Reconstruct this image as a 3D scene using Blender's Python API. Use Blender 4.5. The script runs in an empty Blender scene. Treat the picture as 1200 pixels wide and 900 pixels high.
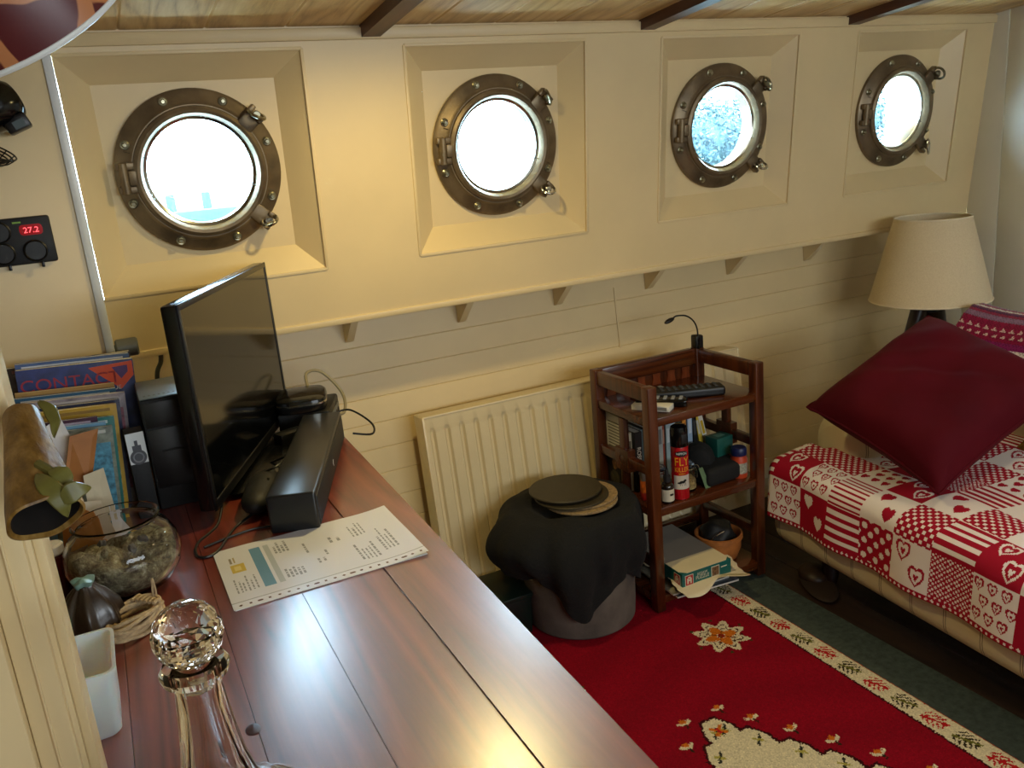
import bpy, bmesh, math, random
import numpy as np
from mathutils import Vector, Matrix, Euler

random.seed(7)
rng = np.random.default_rng(7)
SC = bpy.context.scene
COL = SC.collection
PI = math.pi

# ------------------------------------------------------------------ camera
cam_d = bpy.data.cameras.new('camera')
cam_d.sensor_fit = 'HORIZONTAL'
cam_d.sensor_width = 36.0
cam_d.lens = 36.0 * 984.19 / 1200.0
cam_d.clip_start = 0.02
cam = bpy.data.objects.new('camera', cam_d)
COL.objects.link(cam)
CR = Vector((0.89109, -0.44516, -0.08826))
CU = Vector((0.19360, 0.19699, 0.96110))
CF = Vector((0.41046, 0.87351, -0.26171))
m3 = Matrix((CR, CU, -CF)).transposed().to_4x4()
cam.matrix_world = Matrix.Translation((0, 0, 1.37)) @ m3
SC.camera = cam

# ------------------------------------------------------------------ view, world, lights
SC.view_settings.view_transform = 'Standard'
SC.view_settings.look = 'None'
SC.view_settings.gamma = 1.0
SC.view_settings.use_curve_mapping = False
SC.view_settings.exposure = 0.1

wd = bpy.data.worlds.new('sky')
wd.use_nodes = True
wd.node_tree.nodes['Background'].inputs[0].default_value = (0.54, 0.78, 1.0, 1)
wd.node_tree.nodes['Background'].inputs[1].default_value = 48.0
SC.world = wd


def lamp(name, kind, loc, power, color, size=0.05, rot=None, size_y=None, spread=None):
    d = bpy.data.lights.new(name, kind)
    d.energy = power
    d.color = color
    if kind == 'POINT':
        d.shadow_soft_size = size
    if kind == 'AREA':
        d.size = size
        if size_y:
            d.shape = 'RECTANGLE'
            d.size_y = size_y
        if spread:
            d.spread = spread
    if kind == 'SPOT':
        d.shadow_soft_size = size
        d.spot_size = spread or 2.4
        d.spot_blend = 1.0
    o = bpy.data.objects.new(name, d)
    o.location = loc
    if rot:
        o.rotation_euler = rot
    COL.objects.link(o)
    return o


# warm cabin light under the deck head, an added warm fill lamp, and the daylight of the hatch and windows on the other side
lamp('cabin_and_fill_light', 'SPOT', (0.68, 1.66, 1.69), 20.0, (1.0, 0.78, 0.33), 0.03, (math.radians(4), 0, 0), None, math.radians(174))
lamp('cabin_and_fill_light', 'SPOT', (1.95, 0.70, 1.72), 11.0, (1.0, 0.78, 0.42), 0.05, (0, 0, 0), None, math.radians(160))  # added fill lamp that warms the right side, not a cabin fitting
lamp('hatch_daylight', 'AREA', (1.25, -1.45, 1.42), 36.0, (0.84, 0.93, 1.0), 2.2, (math.radians(84), 0, 0), 0.55)


# ------------------------------------------------------------------ helpers
def lin(c):
    if isinstance(c, str):
        c = c.lstrip('#')
        c = [int(c[i:i + 2], 16) / 255 for i in (0, 2, 4)]
    return tuple(((x / 12.92) if x <= 0.04045 else ((x + 0.055) / 1.055) ** 2.4) for x in c)


def alin(a):
    a = np.asarray(a, float)
    return np.where(a <= 0.04045, a / 12.92, ((a + 0.055) / 1.055) ** 2.4)


def hexa(c):
    c = c.lstrip('#')
    return np.array([int(c[i:i + 2], 16) / 255 for i in (0, 2, 4)])


def nmat(name):
    m = bpy.data.materials.new(name)
    m.use_nodes = True
    nt = m.node_tree
    return m, nt, nt.nodes['Principled BSDF']


def coords(nt, scale=(1, 1, 1), gen='Object'):
    tc = nt.nodes.new('ShaderNodeTexCoord')
    mp = nt.nodes.new('ShaderNodeMapping')
    mp.inputs['Scale'].default_value = scale
    nt.links.new(tc.outputs[gen], mp.inputs[0])
    return mp.outputs[0]


def noise(nt, vec, scale, detail=3, rough=0.55, dist=0.0):
    n = nt.nodes.new('ShaderNodeTexNoise')
    n.inputs['Scale'].default_value = scale
    n.inputs['Detail'].default_value = detail
    n.inputs['Roughness'].default_value = rough
    n.inputs['Distortion'].default_value = dist
    nt.links.new(vec, n.inputs['Vector'])
    return n.outputs[0]


def ramp(nt, fac, stops, const=False):
    r = nt.nodes.new('ShaderNodeValToRGB')
    if const:
        r.color_ramp.interpolation = 'CONSTANT'
    els = r.color_ramp.elements
    while len(els) < len(stops):
        els.new(0.5)
    for e, (p, c) in zip(els, stops):
        e.position = p
        e.color = (*lin(c), 1)
    nt.links.new(fac, r.inputs[0])
    return r.outputs[0]


def bump(nt, b, height, strength, dist=0.002):
    n = nt.nodes.new('ShaderNodeBump')
    n.inputs['Strength'].default_value = strength
    n.inputs['Distance'].default_value = dist
    nt.links.new(height, n.inputs['Height'])
    nt.links.new(n.outputs[0], b.inputs['Normal'])


def mat(name, c, rough=0.5, metal=0.0, var=0.08, vscale=9.0, bmp=0.0, bscale=60.0, bdist=0.002,
        spec=0.5, sheen=0.0, coat=0.0, emit=None, estr=0.0, stretch=(1, 1, 1)):
    m, nt, b = nmat(name)
    b.inputs['Roughness'].default_value = rough
    b.inputs['Metallic'].default_value = metal
    b.inputs['Specular IOR Level'].default_value = spec
    if sheen:
        b.inputs['Sheen Weight'].default_value = sheen
        b.inputs['Sheen Roughness'].default_value = 0.4
        b.inputs['Sheen Tint'].default_value = (*lin(c), 1)
    if coat:
        b.inputs['Coat Weight'].default_value = coat
        b.inputs['Coat Roughness'].default_value = 0.15
    v = coords(nt, stretch)
    h = hexa(c) if isinstance(c, str) else np.array(c)
    f = noise(nt, v, vscale, 4)
    col = ramp(nt, f, [(0.25, np.clip(h * (1 - var), 0, 1)), (0.75, np.clip(h * (1 + var), 0, 1))])
    nt.links.new(col, b.inputs['Base Color'])
    if bmp:
        bump(nt, b, noise(nt, v, bscale, 3), bmp, bdist)
    if emit:
        b.inputs['Emission Color'].default_value = (*lin(emit), 1)
        b.inputs['Emission Strength'].default_value = estr
    return m


def wood(name, dark, mid, light, axis='Y', rough=0.35, scale=1.0, coat=0.0, bmp=0.12, rings=9.0, crough=0.12):
    m, nt, b = nmat(name)
    s = {'X': (0.07, 1, 1), 'Y': (1, 0.07, 1), 'Z': (1, 1, 0.07)}[axis]
    v = coords(nt, tuple(k * scale for k in s))
    big = noise(nt, v, 6.0, 2, 0.5, 0.8)
    mul = nt.nodes.new('ShaderNodeMath')
    mul.operation = 'MULTIPLY'
    mul.inputs[1].default_value = rings
    nt.links.new(big, mul.inputs[0])
    fr = nt.nodes.new('ShaderNodeMath')
    fr.operation = 'PINGPONG'
    fr.inputs[1].default_value = 0.5
    nt.links.new(mul.outputs[0], fr.inputs[0])
    fine = noise(nt, v, 130.0, 3, 0.6)
    mx = nt.nodes.new('ShaderNodeMath')
    mx.operation = 'MULTIPLY_ADD'
    mx.inputs[1].default_value = 0.9
    nt.links.new(fr.outputs[0], mx.inputs[0])
    sc = nt.nodes.new('ShaderNodeMath')
    sc.operation = 'MULTIPLY'
    sc.inputs[1].default_value = 0.55
    nt.links.new(fine, sc.inputs[0])
    nt.links.new(sc.outputs[0], mx.inputs[2])
    col = ramp(nt, mx.outputs[0], [(0.15, dark), (0.45, mid), (0.85, light)])
    nt.links.new(col, b.inputs['Base Color'])
    b.inputs['Roughness'].default_value = rough
    if coat:
        b.inputs['Coat Weight'].default_value = coat
        b.inputs['Coat Roughness'].default_value = crough
        b.inputs['Coat IOR'].default_value = 2.0 if coat >= 1 else 1.5
    if bmp:
        bump(nt, b, mx.outputs[0], bmp, 0.0015)
    return m


def glassy(name, c=(1, 1, 1), rough=0.0, ior=1.45):
    m, nt, b = nmat(name)
    b.inputs['Base Color'].default_value = (*c, 1)
    b.inputs['Transmission Weight'].default_value = 1.0
    b.inputs['Roughness'].default_value = rough
    b.inputs['IOR'].default_value = ior
    v = coords(nt)
    bump(nt, b, noise(nt, v, 30, 2), 0.02, 0.001)
    return m


def vcol(name, rough=0.8, bmp=0.0, bscale=400, sheen=0.0, bdist=0.002, spec=0.3):
    m, nt, b = nmat(name)
    a = nt.nodes.new('ShaderNodeAttribute')
    a.attribute_name = 'pattern'
    nt.links.new(a.outputs['Color'], b.inputs['Base Color'])
    b.inputs['Roughness'].default_value = rough
    b.inputs['Specular IOR Level'].default_value = spec
    if sheen:
        b.inputs['Sheen Weight'].default_value = sheen
    if bmp:
        bump(nt, b, noise(nt, coords(nt), bscale, 2), bmp, bdist)
    return m


class MB:
    def __init__(self):
        self.v = []
        self.f = []
        self.m = []

    def raw(self, vs, fs, mi=0, M=None):
        o = len(self.v)
        for p in vs:
            p = Vector(p)
            self.v.append(tuple(M @ p) if M else tuple(p))
        for f in fs:
            self.f.append(tuple(i + o for i in f))
            self.m.append(mi)
        return self

    def bm(self, b, mi=0, M=None):
        b.verts.index_update()
        vs = [tuple(v.co) for v in b.verts]
        fs = [tuple(v.index for v in f.verts) for f in b.faces]
        b.free()
        return self.raw(vs, fs, mi, M)

    def box(self, size, loc=(0, 0, 0), bev=0.0, rot=(0, 0, 0), seg=2, mi=0, taper=None):
        b = bmesh.new()
        bmesh.ops.create_cube(b, size=1.0)
        for v in b.verts:
            k = 1.0
            if taper and v.co.z > 0:
                k = taper
            v.co = Vector((v.co.x * size[0] * k, v.co.y * size[1] * k, v.co.z * size[2]))
        if bev > 0:
            bmesh.ops.bevel(b, geom=list(b.edges), offset=bev, segments=seg, affect='EDGES', profile=0.5)
        return self.bm(b, mi, Matrix.Translation(loc) @ Euler(rot).to_matrix().to_4x4())

    def span(self, a, c, bev=0.0, mi=0, seg=2):
        a = Vector(a)
        c = Vector(c)
        return self.box([abs(c[i] - a[i]) for i in range(3)], tuple((a + c) / 2), bev, mi=mi, seg=seg)

    def lathe(self, prof, loc=(0, 0, 0), rot=(0, 0, 0), seg=40, mi=0, mod=None, arc=None, M=None):
        n = seg
        vs = []
        fs = []
        rows = []
        for (r, z) in prof:
            if r <= 1e-7:
                rows.append([len(vs)])
                vs.append((0, 0, z))
            else:
                row = []
                for k in range(n):
                    t = 2 * PI * k / n
                    rr, zz = mod(r, z, t) if mod else (r, z)
                    row.append(len(vs))
                    vs.append((rr * math.cos(t), rr * math.sin(t), zz))
                rows.append(row)
        for a, b in zip(rows, rows[1:]):
            if len(a) == 1 and len(b) == 1:
                continue
            for k in range(n):
                k2 = (k + 1) % n
                if len(a) == 1:
                    fs.append((a[0], b[k2], b[k]))
                elif len(b) == 1:
                    fs.append((a[k], a[k2], b[0]))
                else:
                    fs.append((a[k], a[k2], b[k2], b[k]))
        if M is None:
            M = Matrix.Translation(loc) @ Euler(rot).to_matrix().to_4x4()
        return self.raw(vs, fs, mi, M)

    def cyl(self, r, h, loc=(0, 0, 0), rot=(0, 0, 0), seg=32, bev=0.0, r2=None, mi=0):
        r2 = r if r2 is None else r2
        if bev:
            p = [(0, 0), (r - bev, 0), (r, bev), (r2, h - bev), (r2 - bev, h), (0, h)]
        else:
            p = [(0, 0), (r, 0), (r2, h), (0, h)]
        return self.lathe(p, loc, rot, seg, mi)

    def tube(self, pts, r, seg=8, mi=0, closed=False, sub=6, caps=True, rfn=None):
        P = [Vector(p) for p in pts]
        if sub > 1 and len(P) > 2:
            Q = []
            n = len(P)
            rg = range(n) if closed else range(n - 1)
            for i in rg:
                p0 = P[(i - 1) % n] if (closed or i > 0) else P[i]
                p1 = P[i]
                p2 = P[(i + 1) % n]
                p3 = P[(i + 2) % n] if (closed or i + 2 < n) else p2
                for k in range(sub):
                    t = k / sub
                    Q.append(0.5 * ((2 * p1) + (p2 - p0) * t + (2 * p0 - 5 * p1 + 4 * p2 - p3) * t * t + (3 * p1 - p0 - 3 * p2 + p3) * t ** 3))
            if not closed:
                Q.append(P[-1])
            P = Q
        n = len(P)
        up = None
        vs = []
        fs = []
        for i in range(n):
            if closed:
                d = P[(i + 1) % n] - P[(i - 1) % n]
            else:
                d = P[min(i + 1, n - 1)] - P[max(i - 1, 0)]
            if d.length < 1e-9:
                d = Vector((0, 0, 1))
            d.normalize()
            if up is None:
                up = d.orthogonal().normalized()
            up = (up - d * up.dot(d))
            if up.length < 1e-6:
                up = d.orthogonal()
            up.normalize()
            s = d.cross(up)
            rr = rfn(i / max(n - 1, 1)) * r if rfn else r
            for k in range(seg):
                t = 2 * PI * k / seg
                vs.append(P[i] + (up * math.cos(t) + s * math.sin(t)) * rr)
        lim = n if closed else n - 1
        for i in range(lim):
            j = (i + 1) % n
            for k in range(seg):
                k2 = (k + 1) % seg
                fs.append((i * seg + k, i * seg + k2, j * seg + k2, j * seg + k))
        if caps and not closed:
            fs.append(tuple(range(seg))[::-1])
            fs.append(tuple((n - 1) * seg + k for k in range(seg)))
        return self.raw(vs, fs, mi)

    def torus(self, R, r, loc=(0, 0, 0), rot=(0, 0, 0), seg=32, tseg=8, sy=1.0, mi=0):
        M = Matrix.Translation(loc) @ Euler(rot).to_matrix().to_4x4()
        return self.tube([M @ Vector((R * math.cos(2 * PI * k / seg), R * sy * math.sin(2 * PI * k / seg), 0)) for k in range(seg)],
                         r, tseg, mi, closed=True, sub=1)

    def ell(self, rad, loc=(0, 0, 0), rot=(0, 0, 0), u=24, v=14, mi=0, fn=None):
        b = bmesh.new()
        bmesh.ops.create_uvsphere(b, u_segments=u, v_segments=v, radius=1.0)
        for w in b.verts:
            k = fn(w.co) if fn else 1.0
            w.co = Vector((w.co.x * rad[0] * k, w.co.y * rad[1] * k, w.co.z * rad[2] * k))
        return self.bm(b, mi, Matrix.Translation(loc) @ Euler(rot).to_matrix().to_4x4())

    def prism(self, poly, h, M=None, mi=0, bev=0.0):
        b = bmesh.new()
        vs = [b.verts.new((x, y, 0)) for x, y in poly]
        f = b.faces.new(vs)
        r = bmesh.ops.extrude_face_region(b, geom=[f])
        bmesh.ops.translate(b, vec=(0, 0, h), verts=[e for e in r['geom'] if isinstance(e, bmesh.types.BMVert)])
        bmesh.ops.recalc_face_normals(b, faces=b.faces)
        if bev:
            bmesh.ops.bevel(b, geom=list(b.edges), offset=bev, segments=2, affect='EDGES')
        return self.bm(b, mi, M)

    def grid(self, P, mi=0, wrap_u=False, skip=None):
        n = len(P)
        m = len(P[0])
        vs = [p for row in P for p in row]
        fs = []
        for i in range(n - 1):
            for j in range(m if wrap_u else m - 1):
                if skip and skip(i, j):
                    continue
                j2 = (j + 1) % m
                fs.append((i * m + j, i * m + j2, (i + 1) * m + j2, (i + 1) * m + j))
        return self.raw(vs, fs, mi)

    def build(self, name, mats, parent=None, smooth=38, fix=True):
        me = bpy.data.meshes.new(name)
        me.from_pydata(self.v, [], self.f)
        if not isinstance(mats, (list, tuple)):
            mats = [mats]
        for x in mats:
            me.materials.append(x)
        if len(mats) > 1:
            me.polygons.foreach_set('material_index', self.m)
        if fix:
            b = bmesh.new()
            b.from_mesh(me)
            bmesh.ops.recalc_face_normals(b, faces=b.faces)
            b.to_mesh(me)
            b.free()
        if smooth:
            me.polygons.foreach_set('use_smooth', [True] * len(me.polygons))
            me.set_sharp_from_angle(angle=math.radians(smooth))
        me.update()
        o = bpy.data.objects.new(name, me)
        COL.objects.link(o)
        if parent:
            o.parent = parent
        return o


def tag(o, label=None, cat=None, group=None, kind=None):
    if label:
        o['label'] = label
    if cat:
        o['category'] = cat
    if group:
        o['group'] = group
    if kind:
        o['kind'] = kind
    return o


def thing(name, label, cat, loc=(0, 0, 0), rotz=0.0, group=None, rot=None):
    o = bpy.data.objects.new(name, None)
    o.empty_display_size = 0.05
    COL.objects.link(o)
    o.location = loc
    o.rotation_euler = rot if rot else (0, 0, rotz)
    return tag(o, label, cat, group)


def struct(o):
    o['kind'] = 'structure'
    return o


def painted(name, P, C, m, parent=None, thick=0.0, keep=None):
    """a finely woven surface: P (n,m,3) points, C (n-1,m-1,3) sRGB colour of each cell"""
    P = np.asarray(P, float)
    n, k = P.shape[:2]
    me = bpy.data.meshes.new(name)
    idx = np.arange(n * k).reshape(n, k)
    q = np.stack([idx[:-1, :-1], idx[:-1, 1:], idx[1:, 1:], idx[1:, :-1]], -1).reshape(-1, 4)
    cc = alin(np.clip(C, 0, 1)).reshape(-1, 3)
    if keep is not None:
        kk = keep.reshape(-1)
        q = q[kk]
        cc = cc[kk]
    me.vertices.add(n * k)
    me.vertices.foreach_set('co', P.reshape(-1))
    nf = len(q)
    me.loops.add(nf * 4)
    me.loops.foreach_set('vertex_index', q.reshape(-1).astype(np.int32))
    me.polygons.add(nf)
    me.polygons.foreach_set('loop_start', (np.arange(nf) * 4).astype(np.int32))
    me.polygons.foreach_set('use_smooth', np.ones(nf, bool))
    me.update(calc_edges=True)
    at = me.color_attributes.new('pattern', 'FLOAT_COLOR', 'CORNER')
    c4 = np.ones((nf, 4, 4), np.float32)
    c4[:, :, :3] = cc[:, None, :]
    at.data.foreach_set('color', c4.reshape(-1))
    me.materials.append(m)
    me.validate()
    o = bpy.data.objects.new(name, me)
    COL.objects.link(o)
    if parent:
        o.parent = parent
    if thick:
        s = o.modifiers.new('thickness', 'SOLIDIFY')
        s.thickness = thick
        s.offset = -1
    return o


def text_geo(s, size, extrude=0.0004, align='CENTER'):
    cu = bpy.data.curves.new('t', 'FONT')
    cu.body = s
    cu.size = size
    cu.extrude = extrude
    cu.align_x = align
    cu.align_y = 'CENTER'
    o = bpy.data.objects.new('t', cu)
    COL.objects.link(o)
    bpy.context.view_layer.update()
    dg = bpy.context.evaluated_depsgraph_get()
    me = o.evaluated_get(dg).to_mesh()
    vs = [tuple(v.co) for v in me.vertices]
    fs = [tuple(p.vertices) for p in me.polygons]
    bpy.data.objects.remove(o)
    bpy.data.curves.remove(cu)
    return vs, fs


def lettering(mb, s, size, fn, align='CENTER', wx=1.0, mi=0, extrude=0.0004):
    vs, fs = text_geo(s, size, extrude, align)
    mb.raw([fn(x * wx, y, z) for x, y, z in vs], fs, mi)


def mxy(face):
    """maps letters drawn in x,y to a wall-facing plane"""
    return {'-y': lambda x, y, z: (x, -z, y), '-x': lambda x, y, z: (-z, -x, y), '+x': lambda x, y, z: (z, x, y)}[face]


# ------------------------------------------------------------------ materials
PAINT = mat('cream_paint', '#e0c998', 0.42, var=0.03, vscale=3, bmp=0.10, bscale=18, bdist=0.003)
PAINT_R = mat('pale_paint', '#d9d3be', 0.45, var=0.03, vscale=3, bmp=0.08, bscale=20)
WHITE = mat('white_gloss_paint', '#e2e6e4', 0.3, var=0.02)
RADP = mat('radiator_enamel', '#dac79c', 0.32, var=0.02)
BRONZE = mat('aged_bronze', '#6f6049', 0.42, 0.55, var=0.25, vscale=14, bmp=0.12, bscale=40)
BRASS = mat('worn_brass', '#8f8a72', 0.28, 0.9, var=0.2, vscale=20)
CHROME = mat('bright_metal', '#c9c9c2', 0.18, 1.0, var=0.05)
CEILW = wood('pine_ceiling_board', '#a07844', '#c8a468', '#ddc088', 'Y', 0.35, 1.2, bmp=0.06, rings=7)
BEAMW = wood('dark_beam_wood', '#341a10', '#4a2717', '#5d3520', 'Y', 0.4)
DESKW = wood('stained_pine', '#55190f', '#74281a', '#8a3a26', 'Y', 0.38, 0.9, coat=1.0, bmp=0.22, rings=11, crough=0.27)
SHELFW = wood('mahogany', '#2b1006', '#47200b', '#5d2d11', 'Z', 0.28, 1.0, coat=0.25, bmp=0.05)
SHELFH = wood('mahogany_board', '#2b1006', '#47200b', '#5d2d11', 'X', 0.25, 1.0, coat=0.3, bmp=0.05)
SHELFL = wood('lighter_mahogany', '#4f220d', '#6b3014', '#7c3e1c', 'Z', 0.3, 1.0, coat=0.2, bmp=0.05)
LEGW = wood('dark_leg_wood', '#160b07', '#26120c', '#351a10', 'Z', 0.35)
FLOORW = wood('dark_floor_board', '#170d09', '#26150d', '#352015', 'Y', 0.55)
BLACK = mat('black_plastic', '#0e0f10', 0.38, var=0.1)
BLACKG = mat('gloss_black_plastic', '#0a0b0c', 0.16, var=0.05)
BLACKM = mat('matt_black_plastic', '#121314', 0.6, var=0.1, bmp=0.1, bscale=200)
BARTOP = mat('soundbar_shell', '#15181a', 0.3, var=0.1)
SCREEN = mat('dark_screen', '#060708', 0.10, var=0.02, spec=0.5)
GREYM = mat('grey_metal', '#75797a', 0.45, 0.5, var=0.06)
CABLEB = mat('black_cable', '#101113', 0.4)
CABLEW = mat('pale_cable', '#8d8367', 0.5)
GLASS = glassy('clear_glass', (1, 1, 1), 0.0, 1.28)
CRYST = glassy('cut_crystal', (1, 1, 1), 0.0, 1.38)
RUBW = mat('red_ink', '#c01515', 0.5)


def stripes_mat(name, axis, base='#d8cba8', dark='#7d7261', period=0.105):
    m, nt, b = nmat(name)
    tc = nt.nodes.new('ShaderNodeTexCoord')
    sp = nt.nodes.new('ShaderNodeSeparateXYZ')
    nt.links.new(tc.outputs['Object'], sp.inputs[0])
    src = sp.outputs['XYZ'.index(axis)]

    def mth(op, a, v):
        n = nt.nodes.new('ShaderNodeMath')
        n.operation = op
        nt.links.new(a, n.inputs[0])
        n.inputs[1].default_value = v
        return n.outputs[0]
    d = mth('DIVIDE', src, period)
    pp = mth('PINGPONG', d, 0.5)
    ln = mth('SUBTRACT', pp, 0.03)
    ab = nt.nodes.new('ShaderNodeMath')
    ab.operation = 'ABSOLUTE'
    nt.links.new(ln, ab.inputs[0])
    col = ramp(nt, ab.outputs[0], [(0.0, dark), (0.011, base)], True)
    nt.links.new(col, b.inputs['Base Color'])
    b.inputs['Roughness'].default_value = 0.85
    bump(nt, b, noise(nt, coords(nt), 500, 2), 0.15, 0.001)
    return m


TICK = stripes_mat('striped_ticking', 'Y')
TICKX = stripes_mat('striped_ticking_arm', 'X')

# ================================================================== SETTING
K = 0.966
LEAN = 0.107
PY, PZ = 2.288 * K, 1.37 + 0.030 * K          # porthole plane
PX = [K * (0.272 + 0.824 * i) for i in range(4)]
XR = 3.06                                      # right bulkhead
# floor: sea-green carpet up to the sofa, dark boards beyond
b = MB().span((-1.3, -1.7, -0.03), (1.715, 2.9, 0.0))
floor = struct(b.build('floor', mat('sea_green_carpet', '#3b463e', 0.95, var=0.22, vscale=60, bmp=0.6, bscale=500, bdist=0.004)))
b = MB()
for i in range(12):
    b.span((1.715 + i * 0.113, -1.7, -0.03), (1.715 + i * 0.113 + 0.111, 2.9, -0.004), 0.002)
struct(b.build('floor_boards', FLOORW))

# the raised upper side with its square recesses, leaning inboard
wf = bpy.data.objects.new('wall_front', None)
COL.objects.link(wf)
wf.location = (0, PY, PZ)
wf.rotation_euler = (LEAN, 0, 0)
struct(wf)
FY, RY = -0.043, 0.010
HO, HI, RH = 0.268, 0.205, 0.150
ZT, ZB = 0.312, -0.418
xs = [-0.02] + [v for c in PX for v in (c - HO, c + HO)] + [XR]
zs = [ZB, -HO, HO, ZT]
b = MB()


def quad(p, q, r, s):
    b.raw([p, q, r, s], [(0, 1, 2, 3)])


def blk(x0, x1, z0, z1):
    quad((x0, FY, z0), (x1, FY, z0), (x1, FY, z1), (x0, FY, z1))


blk(xs[0], xs[-1], ZB, -HO)
blk(xs[0], xs[-1], HO, ZT + 0.12)
blk(-0.45, xs[0], ZB, ZT + 0.12)
xx = [-0.02] + [v for c in PX for v in (c - HO, c + HO)]
xx[1] = -0.0199
edges = [(PX[i] + HO, PX[i + 1] - HO) for i in range(3)] + [(PX[3] + HO, XR)]
for x0, x1 in edges:
    if x1 > x0:
        blk(x0, x1, -HO, HO)
for c in PX:
    o4 = [(c - HO, -HO), (c + HO, -HO), (c + HO, HO), (c - HO, HO)]
    i4 = [(c - HI, -HI), (c + HI, -HI), (c + HI, HI), (c - HI, HI)]
    for k in range(4):
        k2 = (k + 1) % 4
        quad((o4[k][0], FY, o4[k][1]), (o4[k2][0], FY, o4[k2][1]), (i4[k2][0], RY, i4[k2][1]), (i4[k][0], RY, i4[k][1]))
    n = 64
    sq, ci, co = [], [], []
    for k in range(n):
        t = 2 * PI * k / n
        u, w = math.cos(t), math.sin(t)
        g = HI / max(abs(u), abs(w))
        sq.append((c + u * g, RY, w * g))
        ci.append((c + u * RH, RY, w * RH))
        co.append((c + u * RH, RY + 0.06, w * RH))
    for k in range(n):
        k2 = (k + 1) % n
        quad(sq[k], sq[k2], ci[k2], ci[k])
        quad(ci[k], ci[k2], co[k2], co[k])
wpan = b.build('panel', PAINT, wf, smooth=0, fix=False)
b = MB()   # mouldings: crown strip, lip, fine beads round the recesses
b.span((xs[0], FY - 0.010, ZT - 0.028), (XR, FY + 0.002, ZT), 0.003)
b.span((xs[0], FY - 0.006, ZB - 0.006), (XR, FY + 0.012, ZB + 0.012), 0.004)
for c in PX:
    for sx in (-1, 1):
        if c + sx * HO > 0:
            b.span((c + sx * HO - 0.004, FY - 0.003, -HO), (c + sx * HO + 0.004, FY + 0.003, HO), 0.001)
    for sz in (-1, 1):
        b.span((max(c - HO, -0.02), FY - 0.003, sz * HO - 0.004), (c + HO, FY + 0.003, sz * HO + 0.004), 0.001)
b.build('moulding', PAINT, wf)

LIPZ = PZ + ZB * math.cos(LEAN) - 0.004
LIPY = PY - ZB * math.sin(LEAN) + FY


def lowy(z):
    return 2.345 + 0.085 * z


# lower hull lining: horizontal boards leaning outboard
b = MB()
nb = 14
for i in range(nb):
    z0, z1 = i * 0.079 - 0.01, (i + 1) * 0.079 - 0.01
    y0, y1 = lowy(z0), lowy(z1)
    e = 0.0018
    zz = [z0, z0 + e, z1 - e, z1]
    yy = [y0 + 0.003, lowy(z0 + e), lowy(z1 - e), y1 + 0.003]
    for (a, c, d, f) in ((zz[0], yy[0], zz[1], yy[1]), (zz[1], yy[1], zz[2], yy[2]), (zz[2], yy[2], zz[3], yy[3])):
        b.raw([(-1.3, c, a), (XR, c, a), (XR, f, d), (-1.3, f, d)], [(0, 1, 2, 3)])
wl = struct(b.build('wall_front_lower', PAINT, smooth=0, fix=False))
b = MB().span((-0.45, LIPY + 0.004, LIPZ - 0.004), (XR, 2.45, LIPZ + 0.010), 0.002)
struct(b.build('trim_1', PAINT))
lowyz = lowy(LIPZ)
for x in (0.25, 0.617, 0.98, 1.328, 1.692, 2.053, 2.43):
    b = MB()
    d = 0.115
    M = Matrix(((0, 0, 1, x - 0.011), (1, 0, 0, 0), (0, 1, 0, 0), (0, 0, 0, 1)))
    b.prism([(lowyz - 0.005, LIPZ - 0.003), (lowyz - d, LIPZ - 0.003), (lowyz - d + 0.004, LIPZ - 0.020), (lowyz - 0.025, LIPZ - 0.095), (lowyz - 0.010, LIPZ - 0.10)], 0.022, M)
    br = b.build('bracket', PAINT, wl)
b = MB().box((0.006, 0.004, 0.21), (1.555, lowy(0.80) - 0.002, 0.80), 0.001, (-0.085, 0, 0))
b.build('joint_strip', PAINT, wl)

# right bulkhead of upright boards, left locker front, and the rest of the cabin
b = MB()
y = 2.6
while y > -1.7:
    b.span((XR, y - 0.128, -0.02), (XR + 0.02, y, 1.95), 0.0025)
    y -= 0.13
struct(b.build('wall_right', PAINT_R))
b = MB().span((-1.3, 2.08, 0.0), (-0.024, 2.105, 1.95), 0.001)
wlft = struct(b.build('wall_left', PAINT))
b = MB().span((-0.024, 2.074, 0.98), (-0.006, 2.30, 1.95), 0.002)
struct(b.build('trim_2', WHITE))
b = MB().span((-1.32, -1.7, -0.02), (-1.3, 2.6, 1.98))
struct(b.build('wall_side', PAINT))
b = MB().span((-1.32, -1.72, -0.02), (XR + 0.02, -1.7, 1.98))
struct(b.build('wall_rear', PAINT_R))


def ceilz(y):
    d = 2.27 - y
    return 1.697 + 0.085 * d - 0.010 * d * d


b = MB()
ys = np.linspace(-1.72, 2.6, 13)
x = -1.33
while x < XR:
    x1 = min(x + 0.183, XR + 0.02)
    low = [[(x, yy, ceilz(yy) + 0.003) for yy in ys], [(x + 0.004, yy, ceilz(yy)) for yy in ys],
           [(x1 - 0.004, yy, ceilz(yy)) for yy in ys], [(x1, yy, ceilz(yy) + 0.003) for yy in ys]]
    b.grid(low)
    x = x1
struct(b.build('ceiling', CEILW, smooth=0, fix=False))
b = MB().span((-1.4, -1.75, 1.99), (XR + 0.1, 2.7, 2.02))
struct(b.build('ceiling_deck', BEAMW))
for x in (-0.12, 0.704, 1.529, 2.344):
    b = MB()
    P = []
    for yy in np.linspace(-1.6, 2.185, 12):
        P.append([(x - 0.024, yy, ceilz(yy) - 0.028), (x + 0.024, yy, ceilz(yy) - 0.028), (x + 0.024, yy, ceilz(yy) + 0.004), (x - 0.024, yy, ceilz(yy) + 0.004)])
    b.grid(P, wrap_u=True)
    b.raw(P[-1], [(0, 1, 2, 3)])
    struct(b.build('ceiling_beam', BEAMW, smooth=0))

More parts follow.
